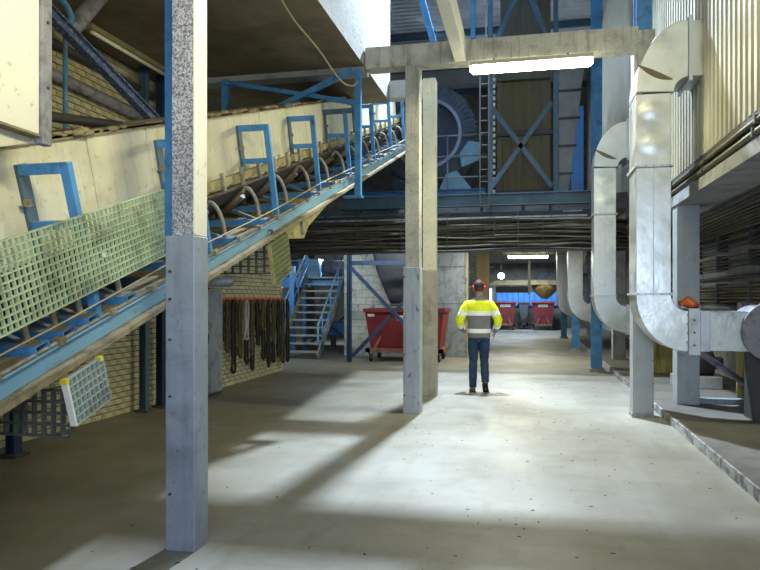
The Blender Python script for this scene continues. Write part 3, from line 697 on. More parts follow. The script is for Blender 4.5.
child(r, 'side_rail', MB().bar((-4.95, 4.6, .62), (-4.95, 5.75, .62), .04, .06), 'steel_dark')

# cabinet and hanging straps
r = empty('steel_cabinet', (-5.1, 10.0, 0), 'tall grey steel cabinet by the brick wall right of the nearest column', 'cabinet')
child(r, 'body', MB().box(-5.33, -4.93, 9.75, 10.42, .04, 1.70), 'steel_grey', .006)
child(r, 'door', MB().box(-4.935, -4.915, 9.78, 10.39, .06, 1.68), 'concrete_blue', .003)
child(r, 'handle', MB().box(-4.915, -4.89, 9.84, 9.86, .85, 1.0), 'steel_dark')
child(r, 'plinth', MB().box(-5.30, -4.95, 9.78, 10.40, 0, .04), 'steel_dark')
thing1('roof_pipe', MB().tube([(-4.8, 10.4, 1.83), (-4.8, 9.6, 1.80), (-4.82, 9.0, 1.74)], .08, 12), 'steel_grey', 'grey pipe lying over the steel cabinet below the conveyor', 'pipe')
r = empty('hook_rail', (-5.17, 12.2, 1.5), 'orange hook rail on the brick wall carrying dark straps', 'rack')
for (a_, b_) in ((10.6, 11.35), (11.45, 12.2), (12.35, 13.0), (13.15, 13.9)):
    child(r, 'rail_board', MB().box(-5.2, -5.16, a_, b_, 1.46, 1.58), 'rack_orange', .003)
hk = MB()
for k in range(18): hk.tube([(-5.16, 10.72+.183*k, 1.53), (-5.09, 10.72+.183*k, 1.52), (-5.07, 10.72+.183*k, 1.56)], .006, 5)
child(r, 'hooks', hk, 'steel_dark')
rs_ = random.Random(21)
ords = ['first', 'second', 'third', 'fourth', 'fifth', 'sixth', 'seventh', 'eighth', 'ninth', 'tenth', 'eleventh', 'twelfth', 'thirteenth', 'fourteenth', 'fifteenth', 'sixteenth', 'seventeenth', 'eighteenth', 'nineteenth', 'twentieth', 'twenty-first', 'twenty-second', 'twenty-third', 'twenty-fourth']
for k in range(24):
    y = 10.72+.136*k; L_ = rs_.choice([.55, .7, .85, 1.0, 1.15, 1.25, 1.3]); wd = rs_.uniform(.015, .045); fx = .05*(k % 2)
    def jt(): return rs_.uniform(-.018, .018)
    p1 = [(-5.11+fx+jt()*.6, y-wd+jt(), 1.50-L_*t) for t in (0.06, .25, .45, .65, .85, .95)]
    p2 = [(-5.09+fx+jt()*.6, y+wd+jt(), 1.50-L_*t) for t in (.95, .85, .65, .45, .25, .06)]
    loop = smooth_path([(-5.105+fx, y, 1.535)]+p1+[(-5.10+fx, y, 1.50-L_)]+p2+[(-5.105+fx, y, 1.535)], 2)
    m = MB().tube(loop, [rs_.uniform(.024, .04) for _ in loop], 6, flat=.6)
    mt = 'strap_pale' if k == 7 else ('strap_olive' if k % 4 == 1 else 'strap_black')
    nm = {'strap_pale': 'pale grey', 'strap_olive': 'olive', 'strap_black': 'black'}[mt]
    thing1('hanging_strap', m, mt, '%s strap loop hanging %s from the left on the orange hook rail' % (nm, ords[k]), 'strap', 'straps hanging on the hook rail')

# ------------------------------------------------------------ mezzanine beam and cables
thing1('mezzanine_beam', MB().ibeam((-3.95, 14.25, 3.60), (1.5, 14.25, 3.60), .2, .25, .012, .02), 'blue_dull', 'long blue steel beam across the hall above the cable bundle', 'beam')
m = MB()
r = empty('lower_truss', (-1.5, 14.35, 3.2), 'thin grey blue lattice between the blue mezzanine beam and cables', 'frame')
child(r, 'chord', MB().bar((-5.2, 14.45, 3.40), (1.5, 14.45, 3.40), .05, .05), 'blue_dull')
for k in range(9):
    x = -4.6+k*.7
    child(r, 'lattice_bar', MB().bar((x, 14.45, 3.17), (x+.35, 14.45, 3.47), .03, .03), 'steel_dark')
for x in (-.95, -.1, .45):
    child(r, 'dropper', MB().bar((x, 14.4, 3.0), (x, 14.4, 3.47), .06, .06), 'blue_dark')
tr = empty('cable_run', (-2, 14.2, 2.55), 'thick bundle of dusty dark cables crossing the hall under the blue beam', 'cables')
rc = random.Random(4)
mats_c = ['cable_a', 'cable_b', 'cable_c', 'cable_a', 'cable_b', 'cable_d']
for lay in range(8):
    for k in range(5 if lay < 7 else 7):
        z0 = 2.575+lay*.084+rc.uniform(-.02, .02); y0 = 14.10+k*.07+rc.uniform(-.01, .01)
        rr_ = rc.uniform(.014, .034); pts = []
        for x in (-5.2, -4.4, -3.6, -2.8, -2.0, -1.2, -.4, .4, 1.0): pts.append((x, y0+rc.uniform(-.02, .02), z0+rc.uniform(-.03, .03)))
        zr = 2.50+lay*.075
        pts += [(1.5, y0-.01, z0-.03), (1.80, y0-.12, (z0+zr)/2), (1.90, y0-.5, zr), (1.93, 12.8, zr+.02), (1.93, 11.8, zr+.05), (1.94, 10.9, zr+.08)]
        mm = 'cable_d' if rc.random() < .05 else rc.choice(mats_c[:5])
        child(tr, 'cable', MB().tube(smooth_path(pts, 2), rr_, 6), mm)
for k in range(12):
    child(tr, 'tray_hanger', MB().box(-5.0+k*.48, -4.985+k*.48, 14.03, 14.045, 2.56, 3.30), 'steel_dark')
child(tr, 'tray_floor', MB().box(-5.2, 1.15, 14.05, 14.5, 2.535, 2.55), 'steel_dark')
child(tr, 'tray_back', MB().box(-5.2, 1.2, 14.48, 14.5, 2.55, 3.35), 'steel_dark')
child(tr, 'tray_rail', MB().box(-5.2, 1.15, 14.03, 14.05, 3.20, 3.23), 'steel_grey')

# side cable ladders on the right inner wall
for i, (z0, n_, lb) in enumerate(((2.45, 6, 'upper ladder of black cables on the wall under the right slab'), (2.12, 4, 'middle ladder of black cables on the wall under the right slab'), (1.50, 6, 'lowest sagging bundle of black cables on the right inner wall'))):
    r = empty('cable_ladder', (3.4, 10, z0), lb, 'cables')
    for k in range(n_):
        pts = [(3.48-.03*(k % 2), 5+1.1*q, z0+k*.055+rc.uniform(-.012, .012)) for q in range(17)]
        child(r, 'cable', MB().tube(smooth_path(pts, 2), .018 if i < 2 else .024, 6), rc.choice(mats_c[:3]))
    for k in range(9):
        child(r, 'bracket', MB().box(3.40, 3.6, 6+1.9*k, 6.05+1.9*k, z0-.04, z0+n_*.055), 'steel_dark')
r = empty('soffit_cables', (2.8, 10, 2.7), 'rows of dark cables fixed under the right slab', 'cables')
for k in range(9):
    child(r, 'cable', MB().tube(smooth_path([(2.55+.1*k, 4.5+2.2*q, 2.79-.012*k+rc.uniform(-.01, .01)) for q in range(8)], 2), .022, 6), rc.choice(mats_c[:4]))
for i, (z, lb) in enumerate(((1.93, 'thick black pipe on the wall behind the walkway column, upper'), (1.74, 'thick black pipe on the wall behind the walkway column, lower'))):
    thing1('wall_conduit', MB().cyl((3.5, 5, z), (3.5, 22, z), .03, 8), 'cable_c', lb, 'pipe')
thing1('wall_shelf', MB().box(2.9, 3.6, 9.8, 16, 1.30, 1.36), 'concrete_mid', 'grey ledge behind the low duct under the cables', 'ledge')
m = MB().box(2.98, 3.15, 10.6, 10.8, 1.36, 1.5); thing1('small_box', m, 'concrete_mid', 'small grey box standing on the ledge behind the low duct', 'box', bevel=.01)
m = MB().box(3.2, 3.45, 10.9, 11.1, 1.36, 1.46); thing1('small_box', m, 'panel_brown', 'low brown lump on the ledge, right of the grey box', 'box', bevel=.02)
thing1('diagonal_pipe', MB().cyl((2.15, 9.9, .92), (3.0, 10.5, .35), .045, 12), 'steel_grey', 'grey pipe slanting down to the walkway below the low duct', 'pipe')
thing1('kerb_rail', MB().box(2.29, 3.6, 10.15, 10.3, .1, .17), 'concrete_blue', 'dark rail lying on the walkway right of the pale column', 'rail')
r = empty('pump', (2.75, 12.0, .1), 'pale pump base with dark motor behind the pale walkway column', 'machine')
child(r, 'base', MB().box(2.35, 3.05, 11.8, 12.3, .1, .3), 'galv_flat', .01)
child(r, 'motor', MB().cyl((2.45, 12.05, .5), (2.95, 12.05, .5), .2, 16), 'steel_dark')
child(r, 'coupling', MB().cyl((2.95, 12.05, .5), (3.1, 12.05, .5), .1, 12), 'blue_dark')
for i, (x, lb) in enumerate(((2.93, 'yellow stained board upright behind the low duct, left one'), (3.19, 'yellow stained board upright behind the low duct, right one'))):
    thing1('board', MB().box(x, x+.22, 10.62+.0*i, 10.66, .1, 1.15), 'wood_yellow', lb, 'board', bevel=.004)
thing1('back_boards', MB().box(2.3, 2.9, 14.2, 14.26, .1, 1.2), 'wood_yellow', 'yellowish panel far back beyond the pump on the walkway', 'board')

# ------------------------------------------------------------ brace frame and skips
r = empty('support_frame', (-4.26, 16.03, 0), 'dark blue cross braced frame in front of the left red skip', 'frame')
child(r, 'post', MB().ibeam((-4.26, 16.05, 0.02), (-4.26, 16.05, 3.40), .12, .1, .01, .014, up=(1, 0, 0)), 'blue_dark')
child(r, 'post', MB().ibeam((-2.35, 16.05, 0.02), (-2.35, 16.05, 3.40), .12, .1, .01, .014, up=(1, 0, 0)), 'blue_dark')
child(r, 'top_rail', MB().bar((-4.2, 16.05, 2.42), (-2.4, 16.05, 2.42), .06, .1), 'blue_dark')
child(r, 'diagonal', MB().bar((-4.2, 16.02, 2.3), (-2.4, 16.02, .45), .03, .09), 'blue_dark')
child(r, 'diagonal', MB().bar((-4.2, 16.09, .15), (-2.4, 16.09, 2.0), .03, .09), 'blue_dark')
def skip(x0, y, w_, d_, h_, mt, mf, lab, labels=(), front=0.18):
    r = empty('tipping_skip', (x0+w_/2, y+d_/2, 0), lab, 'skip')
    x1 = x0+w_; zb = .34
    # tapered open tub: thick walls
    t = .03
    top = [(x0, y), (x1, y), (x1, y+d_), (x0, y+d_)]; bot = [(x0+.12, y+front), (x1-.12, y+front), (x1-.12, y+d_-.1), (x0+.12, y+d_-.1)]
    mb = MB()
    vs = [(*p, h_) for p in top]+[(*p, zb) for p in bot]+[(p[0]+(t if i in (0, 3) else -t), p[1]+(t if i < 2 else -t), h_) for i, p in enumerate(top)]+[(p[0]+(t if i in (0, 3) else -t), p[1]+(t if i < 2 else -t), zb+t) for i, p in enumerate(bot)]
    fs = [(4, 5, 6, 7)]+[(i, (i+1) % 4, 4+(i+1) % 4, 4+i) for i in range(4)]+[(8+i, 8+(i+1) % 4, (i+1) % 4, i) for i in range(4)]+[(12+i, 12+(i+1) % 4, 8+(i+1) % 4, 8+i) for i in range(4)]+[(12, 13, 14, 15)]
    child(r, 'tub', mb.add(vs, fs), mt)
    m = MB().box(x0-.03, x1+.03, y-.035, y, h_-.07, h_+.01); m.box(x0-.03, x1+.03, y+d_, y+d_+.035, h_-.07, h_+.01)
    m.box(x0-.035, x0, y, y+d_, h_-.07, h_+.01); m.box(x1, x1+.035, y, y+d_, h_-.07, h_+.01)
    child(r, 'rim', m, mt)
    m = MB().box(x0+.02, x1-.02, y+.03, y+.13, .22, .33); m.box(x0+.02, x1-.02, y+d_-.15, y+d_-.05, .22, .33)
    m.box(x0+.02, x0+.14, y+.03, y+d_-.05, .22, .33); m.box(x1-.14, x1-.02, y+.03, y+d_-.05, .22, .33)
    child(r, 'frame', m, mf, .005)
    m = MB().bar((x0+.25, y+.08, .33), (x0+.45, y+.2, .75), .06, .05); m.bar((x1-.25, y+.08, .33), (x1-.45, y+.2, .75), .06, .05)
    child(r, 'tipping_lug', m, mf)
    for wx in (x0+.14, x1-.14):
        for wy in (y+.12, y+d_-.16):
            wh = child(r, 'wheel', MB().cyl((wx-.03, wy, .09), (wx+.03, wy, .09), .09, 18), 'rubber')
            q = MB().box(wx-.05, wx-.035, wy-.04, wy+.04, .08, .22).box(wx+.035, wx+.05, wy-.04, wy+.04, .08, .22).cyl((wx-.055, wy, .09), (wx+.055, wy, .09), .03, 10)
            f_ = q.build('fork', 'steel_grey', None, at=tuple(r.location)); f_.location = (0, 0, 0); f_.parent = wh
    for (lx, lz, lw, lh) in labels:
        ty = (h_-lz)/(h_-zb)*front
        mb = MB().box(lx, lx+lw, -.004, .0, -lh/2, lh/2, Matrix.Translation((0, y+ty-.006, lz)) @ Matrix.Rotation(math.atan2(front, h_-zb), 4, 'X'))
        lo = child(r, 'label_plate', mb, 'label_white')
        if lh > .1:
            mb = MB()
            for k in range(7): mb.box(lx+lw*(.08+.12*k), lx+lw*(.08+.12*k+.08), -.006, -.004, -lh*.2, lh*.2*(1 if k % 2 else .6), Matrix.Translation((0, y+ty-.006, lz)) @ Matrix.Rotation(math.atan2(front, h_-zb), 4, 'X'))
            q = mb.build('lettering', 'steel_grey', None, at=tuple(r.location)); q.location = (0, 0, 0); q.parent = lo
    return r
skip(-3.98, 16.45, 1.98, 1.25, 1.30, 'skip_red', 'rust_frame', 'red tipping skip on castors behind the middle columns', labels=((-3.90, 1.15, .17, .07), (-3.15, 1.08, .45, .12)))
skip(-1.75, 34.4, 1.15, 1.1, 1.42, 'skip_red_dull', 'rust_frame', 'dull red skip in the far bay right behind the walking man', labels=((-1.35, 1.22, .5, .13),))
skip(-.47, 35.5, .52, .5, 1.40, 'skip_grey', 'steel_dark', 'dark grey skip in the far bay between the two red ones')
skip(.18, 34.3, 1.1, 1.1, 1.42, 'skip_red_dull', 'rust_frame', 'dull red skip in the far bay left of the farthest ducts', labels=((.5, 1.22, .45, .13),))
# dark discharge cone above the left skip
r = empty('discharge_cone', (-3.2, 17.1, 1.45), 'dark grey discharge cone pointing down into the left red skip', 'hopper')
rings = [[Vector((-3.15+rx*math.cos(t), 17.05+.42*min(1, rx*1.2)*math.sin(t), z)) for t in [2*math.pi*k/20 for k in range(20)]] for z, rx in ((1.42, .28), (1.7, .42), (2.3, .66), (3.40, .9))]
child(r, 'cone', MB().loft(rings), 'steel_dark')
child(r, 'outlet_ring', MB().cyl((-3.15, 17.05, 1.38), (-3.15, 17.05, 1.43), .3, 20), 'steel_dark')

# rear walls behind the skip
def block_wall(name, x0, x1, y, z1, mt, mort, bw, bh):
    r = struct(name, MB().box(x0, x1, y+.02, y+.6, 0, z1), mort)
    i = 0; z = 0
    while z < z1-.02:
        x = x0-(bw/2 if i % 2 else 0)
        while x < x1:
            a_, b_ = max(x, x0), min(x+bw-.012, x1); zt = min(z+bh-.012, z1)
            if b_-a_ > .04: MB().box(a_+.001, b_, y+random.uniform(-.003, .004), y+.05, z, zt).build('block', mt, r)
            x += bw
        z += bh; i += 1
    return r
block_wall('wall_back.002', -4.95, -3.3, 18.1, 3.39, 'white_block', 'concrete_mid', .42, .20)
r = empty('concrete_pier', (-2.4, 18.4, 0), 'big grey blue concrete pier behind the middle columns', 'pier')
child(r, 'shaft', MB().box(-3.28, -1.60, 18.1, 18.85, 0, 3.40), 'concrete_blue', .01)
child(r, 'seam_strip', MB().box(-3.0, -1.61, 18.093, 18.1, 2.40, 2.42).box(-3.0, -1.61, 18.093, 18.1, 1.42, 1.435), 'concrete_dark')
child(r, 'lit_corner_strip', MB().box(-1.62, -1.585, 18.09, 18.3, 0, 3.40), 'dusty_yellow')  # yellow light on the pier's end face, painted as a strip
thing1('brown_panel', MB().box(-1.5, -1.12, 20.4, 20.6, 0, 3.40), 'panel_brown', 'brown upright panel between the pier and the far bay', 'panel')

# ------------------------------------------------------------ stairs and platform beyond
r = empty('staircase', (-5.85, 16.7, 0), 'blue steel staircase with worn treads beyond the brick wall', 'stairs')
sb, st = (16.7, 0.0), (19.35, 2.2)
for x in (-6.36, -5.26):
    child(r, 'stringer', MB().bar((x, sb[0]-.05, .05), (x, st[0], st[1]), .03, .20), 'pipe_worn')
for k in range(11):
    z = .2*(k+1); y = sb[0]+(st[0]-sb[0])*(z/2.2)-.05
    child(r, 'tread', MB().box(-6.35, -5.27, y-.12, y+.12, z-.03, z).box(-6.35, -5.27, y-.125, y-.115, z-.045, z+.003), 'pipe_worn')
for x in (-6.40, -5.22):
    h_ = child(r, 'handrail', MB().tube(smooth_path([(x, 16.55, .35), (x, 16.6, .88), (x, 16.75, 1.02), (x, 19.3, 3.05)], 4), .024, 8), 'blue_light')
    for t in (.0, .33, .66, 1):
        yy = 16.95+2.3*t; zz = .18+1.95*t; q = MB().cyl((x, yy, zz), (x, yy, zz+1.0), .02, 8).build('baluster', 'blue_paint', None, at=tuple(r.location)); q.location = (0, 0, 0); q.parent = h_
    m = MB().cyl((x, 16.95, .65), (x, 19.3, 2.55), .016, 6)
    q = m.build('mid_rail', 'blue_paint', None, at=tuple(r.location)); q.location = (0, 0, 0); q.parent = h_
r = empty('platform', (-6, 20.5, 0), 'blue steel platform at the head of the stairs', 'platform')
child(r, 'deck', MB().box(-8.2, -4.6, 19.4, 22.5, 2.1, 2.2), 'blue_paint')
child(r, 'edge_beam', MB().box(-8.2, -4.6, 19.38, 19.42, 1.9, 2.2), 'blue_paint')
for (x, y) in ((-8.1, 19.6), (-6.6, 19.6), (-5.0, 19.6), (-8.1, 22.3), (-5.0, 22.3)):
    child(r, 'leg', MB().bar((x, y, 0), (x, y, 2.1), .1, .1), 'blue_paint')
for x in (-8.1, -7.3, -6.55, -5.1, -4.65):
    child(r, 'rail_post', MB().cyl((x, 19.5 if x < -5 else 20.0, 2.2), (x, 19.5 if x < -5 else 20.0, 2.93), .025, 8), 'blue_paint')
child(r, 'rail', MB().cyl((-8.1, 19.5, 2.7), (-6.5, 19.5, 2.7), .022, 8), 'blue_paint')
child(r, 'rail', MB().cyl((-8.1, 22.3, 2.75), (-4.6, 22.3, 2.75), .022, 8), 'blue_paint')
child(r, 'cross_brace', MB().bar((-6.6, 19.7, .1), (-5.0, 19.7, 1.3), .06, .06), 'blue_dark')
child(r, 'cross_brace', MB().bar((-5.0, 19.75, .1), (-6.6, 19.75, 1.3), .06, .06), 'blue_dark')
r = empty('press_machine', (-7.2, 18.6, 0), 'bright blue machine frame left behind the staircase', 'machine')
child(r, 'beam', MB().box(-8.2, -6.5, 17.9, 18.1, 1.0, 1.38), 'blue_light', .01)
child(r, 'housing', MB().box(-8.2, -6.9, 18.2, 19.2, 1.38, 1.9), 'galv_flat', .03)
child(r, 'leg', MB().box(-6.85, -6.7, 17.95, 18.1, 0, 1.0), 'blue_paint')
child(r, 'leg', MB().box(-6.72, -6.58, 18.6, 18.75, 0, 2.5), 'blue_paint')
child(r, 'roller', MB().cyl((-8.0, 18.0, .55), (-6.75, 18.0, .55), .16, 16), 'steel_dark')
r = empty('pipe_stack', (-6.0, 21.3, 2.2), 'blue grey motor unit on the platform above the stairs', 'machine')
child(r, 'drum', MB().cyl((-6.5, 21.2, 2.55), (-5.4, 21.2, 2.55), .24, 18), 'steel_grey')
child(r, 'box', MB().box(-7.3, -6.6, 21.0, 21.6, 2.2, 2.85), 'blue_light', .02)
child(r, 'base', MB().box(-6.5, -5.4, 21.0, 21.4, 2.2, 2.34), 'blue_dark')
r = empty('ground_frame', (-5.2, 20.8, 0), 'low dark machine on the lit floor seen through the stair treads', 'machine')
child(r, 'bed', MB().box(-6.4, -4.7, 21.3, 22.0, .35, .8), 'blue_paint', .02)
child(r, 'leg', MB().box(-6.3, -6.15, 21.35, 21.5, 0, .35), 'steel_dark'); child(r, 'leg', MB().box(-4.95, -4.8, 21.35, 21.5, 0, .35), 'steel_dark')
struct('wall_back.003', MB().box(-8.5, -1.7, 26.5, 26.7, 0, 3.4), 'white_block')

# ------------------------------------------------------------ far bay
r = empty('blue_curtain', (-.1, 35.9, 1.2), 'row of bright blue panels behind the far skips', 'panels')
for k in range(11):
    child(r, 'blue_panel', MB().box(-1.6+.28*k, -1.6+.28*k+.26, 36.05+.01*(k % 2), 36.20, 1.2, 1.90), 'blue_bright')
for i, (x0, x1, z0, z1) in enumerate(((-2.35, -1.85, 0.9, 2.1),)):
    wdw = struct('window_1', MB().box(x0, x1, 36.1, 36.18, z0, z1), 'window_glow')
    MB().box(x0-.04, x1+.04, 36.05, 36.1, z0-.05, z0).box(x0-.04, x1+.04, 36.05, 36.1, z1, z1+.05).box(x0-.04, x0, 36.05, 36.1, z0, z1).box(x1, x1+.04, 36.05, 36.1, z0, z1).box((x0+x1)/2-.02, (x0+x1)/2+.02, 36.05, 36.1, z0, z1).build('window_frame', 'blue_dark', wdw)
thing1('far_cone', MB().loft([[Vector((.72+rx*math.cos(t), 30.5+rx*math.sin(t), z)) for t in [2*math.pi*k/18 for k in range(18)]] for z, rx in ((1.55, .12), (1.75, .35), (1.98, .55), (2.16, .6))]), 'dusty_tan', 'tan discharge cone hanging over the far right skip', 'hopper')
thing1('far_duct_box', MB().box(-1.5, .1, 33.0, 33.4, 1.85, 2.15), 'steel_dark', 'dark box beam hanging over the far skips', 'beam')
thing1('far_post', MB().box(.0, .1, 29.8, 29.9, 1.75, 3.40), 'steel_dark', 'dark hanger post above the far grey skip', 'post')
for i, (x, z) in enumerate(((-1.5, 2.3), (-1.3, 1.95))):
    thing1('far_pipe', MB().cyl((x-.6, 19.5+i, z-.1), (x+.45, 22+i, z+.3), .03, 8), 'galv_flat', ['upper pale pipe slanting left of the flood lamp', 'lower pale pipe slanting left of the flood lamp'][i], 'pipe')
# ------------------------------------------------------------ upper hall: drum, towers, belts
r = empty('trommel_drum', (-2.35, 16.3, 4.2), 'huge blue grey trommel drum wheel behind the two middle columns', 'drum')
def ringmesh(cx, cz, ro, ri, y0, y1, n=48):
    m = MB(); vs = []
    for (rad, y) in ((ro, y0), (ro, y1), (ri, y1), (ri, y0)):
        vs += [(cx+rad*math.cos(2*math.pi*k/n), y, cz+rad*math.sin(2*math.pi*k/n)) for k in range(n)]
    fs = []
    for a_ in range(4):
        b_ = (a_+1) % 4
        fs += [(a_*n+k, a_*n+(k+1) % n, b_*n+(k+1) % n, b_*n+k) for k in range(n)]
    return m.add(vs, fs)
cxd, czd = -2.35, 5.46
child(r, 'tyre', ringmesh(cxd, czd, 1.17, .82, 16.0, 16.7), 'drum_steel')
child(r, 'rim', ringmesh(cxd, czd, .84, .76, 15.93, 16.5), 'rim_steel')
child(r, 'hub_disc', MB().cyl((cxd, 16.3, czd), (cxd, 16.5, czd), .77, 40), 'blue_dark')
child(r, 'hub', MB().cyl((cxd, 15.9, czd), (cxd, 16.3, czd), .2, 20), 'steel_grey')
m = MB()
for k in range(56):
    t = 2*math.pi*k/56
    m.box(1.15, 1.195, -.02, .6, -.03, .03, Matrix.Translation((cxd, 16.05, czd)) @ Matrix.Rotation(-t, 4, 'Y'))
    m.box(.95, 1.12, -.03, 0, -.012, .012, Matrix.Translation((cxd, 16.0, czd)) @ Matrix.Rotation(-t, 4, 'Y'))
child(r, 'gear_teeth', m, 'drum_steel')
m = MB().box(-2.2, -1.05, 15.5, 15.9, 3.98, 4.22)
r = empty('drum_cradle', (-1.7, 15.7, 3.75), 'bright blue cradle beam with bracket below the trommel drum', 'frame')
child(r, 'beam', MB().ibeam((-4.2, 15.7, 3.95), (-.95, 15.7, 3.95), .2, .24), 'blue_paint')
child(r, 'bracket', MB().prism([(-2.0, 4.07), (-1.25, 4.07), (-1.45, 4.32), (-1.6, 4.5), (-1.85, 4.42)], 'y', 15.6, 15.8), 'blue_light', .01)
child(r, 'bracket', MB().prism([(-1.5, 4.6), (-1.1, 4.75), (-1.05, 5.15), (-1.35, 5.2), (-1.55, 4.9)], 'y', 15.75, 15.85), 'blue_light', .01)
for x in (-3.9, -2.35, -1.1): child(r, 'leg', MB().bar((x, 15.7, 3.72), (x, 15.7, 3.83), .16, .16), 'blue_dark')
for sg in (-1, 1):
    child(r, 'support_roller', MB().cyl((cxd+sg*.6, 16.0, 4.27), (cxd+sg*.6, 16.6, 4.27), .125, 16), 'steel_grey')
    child(r, 'roller_block', MB().box(cxd+sg*.6-.14, cxd+sg*.6+.14, 15.62, 16.0, 4.07, 4.3), 'blue_dark')
r = empty('guard_rail', (-1.5, 15.1, 3.7), 'thin grey guard rail in front of the trommel drum', 'railing')
for z in (4.25, 4.72, 5.18):
    child(r, 'rail', MB().cyl((-2.6, 15.1, z), (-.9, 15.1, z), .018, 6), 'rim_steel')
for x in (-2.5, -1.75):
    child(r, 'rail_post', MB().cyl((x, 15.1, 3.72), (x, 15.1, 5.2), .02, 6), 'rim_steel')
r = empty('ladder', (-.87, 14.05, 3.4), 'narrow dark ladder rising beside the blue tower post', 'ladder')
for x in (-.96, -.78): child(r, 'side_rail', MB().bar((x, 14.05, 3.4), (x, 14.05, 6.3), .025, .04), 'steel_dark')
for k in range(12): child(r, 'rung', MB().cyl((-.96, 14.05, 3.45+.25*k), (-.78, 14.05, 3.45+.25*k), .009, 6), 'steel_dark')
r = empty('brace_tower', (-.13, 15, 3.72), 'blue cross braced tower frame around the hanging brown belt', 'tower')
for x in (-.80, .58):
    child(r, 'post', MB().ibeam((x, 15, 3.72), (x, 15, 9.3), .10, .12, .012, .016, up=(0, 1, 0)), 'blue_dull')
for (a_, b_) in (((-.8, 5.75), (.5, 3.95)), ((.5, 5.75), (-.8, 3.95)), ((-.8, 6.9), (-.1, 8.4)), ((.5, 6.9), (-.1, 8.4))):
    child(r, 'brace', MB().bar((a_[0], 14.95, a_[1]), (b_[0], 14.95, b_[1]), .03, .10), 'blue_dull')
child(r, 'cross_rail', MB().bar((-.86, 15.05, 6.8), (.58, 15.05, 6.8), .06, .1), 'blue_dull')
m = MB()
r = empty('elevator_belt', (-.15, 16, 3.75), 'wide brown ribbed belt hanging behind the blue tower bracing', 'belt')
for k in range(9):
    child(r, 'belt_strip', MB().box(-.70+k*.135, -.57+k*.135, 15.98+.008*(k % 2), 16.04, 3.6, 6.55), 'belt_brown')
for (a_, b_) in ((5.30, 5.42), (3.98, 4.06)): child(r, 'cross_lip', MB().box(-.74, .56, 15.90, 16.0, a_, b_), 'steel_dark')
child(r, 'hood', MB().box(-.62, .5, 15.8, 16.3, 6.55, 8.6), 'tower_panel')
m = MB()
for k in range(22): m.box(-.80, -.72, 15.5, 15.6, 3.8+.14*k, 3.87+.14*k)
child(r, 'chain_light_gaps', m, 'label_white')  # light through the chain's gaps, painted as small white boxes
r = empty('mesh_screen', (.95, 15.8, 3.75), 'tapering stack of grey perforated screens right of the blue tower', 'screen')
for k in range(5):
    z0 = 3.74+.62*k; xr = .86+.075*k
    child(r, 'screen_panel', MB().prism([(.68, z0+.03), (xr, z0+.03), (xr+.08, z0+.6), (.68, z0+.6)], 'y', 15.8, 15.85), 'perf_grey')
    m = MB().box(.66, xr+.05, 15.76, 15.80, z0-.02, z0+.03)
    child(r, 'batten', m, 'steel_dark')
thing1('blue_side_panel', MB().box(.98, 1.25, 16.3, 16.36, 3.72, 6.0), 'blue_bright', 'bright blue upright panel beside the perforated screens', 'panel')
thing1('upper_duct_box', MB().box(.72, 1.10, 14.6, 15.0, 3.25, 3.72), 'galv', 'small bright duct box under the right end of the blue beam', 'duct')
# roof truss bits seen at the top
for i, (p, q, lb) in enumerate((((-3.0, 13.0, 8.3), (-1.2, 13.0, 8.3), 'blue roof tie crossing left of the cream runner beam'), ((-2.15, 12.9, 7.9), (-1.75, 12.9, 6.4), 'slanting blue roof strut beside the white slab face'), ((-.98, 12.5, 6.3), (-.98, 12.5, 9.2), 'upright pale blue roof strut right of the cream runner beam'))):
    thing1('roof_strut', MB().bar(p, q, .08, .12), 'blue_paint' if i else 'blue_dull', lb, 'strut')
r = empty('valve', (-.8, 13.4, 5.95), 'small yellow olive fitting on a thin drop pipe above the concrete beam', 'valve')
child(r, 'body', MB().loft([[Vector((-.8+q*math.cos(t), 13.4+q*math.sin(t), z)) for t in [2*math.pi*k/12 for k in range(12)]] for z, q in ((5.95, .03), (6.0, .06), (6.2, .06), (6.25, .04), (6.4, .04))]), 'dusty_yellow')
child(r, 'drop_pipe', MB().cyl((-.8, 13.4, 6.4), (-.8, 13.4, 9.4), .018, 8), 'steel_grey')

# ------------------------------------------------------------ grit on the floor
m = MB(); rg = random.Random(9)
for k in range(300):
    y = rg.uniform(3.0, 13); x = rg.gauss(.2, .9) if rg.random() < .6 else rg.uniform(-4.5, 1.6)
    if x > 1.6 or x < -5: continue
    s_ = rg.uniform(.002, .009); an = rg.uniform(0, 3.14)
    m.box(-s_*1.6, s_*1.6, -s_*.6, s_*.6, 0, s_*.35, Matrix.Translation((x, y, 0)) @ Matrix.Rotation(an, 4, 'Z'))
thing1('grit', m, 'grit', 'scattered dark grit and flakes on the concrete floor', 'debris')['kind'] = 'stuff'

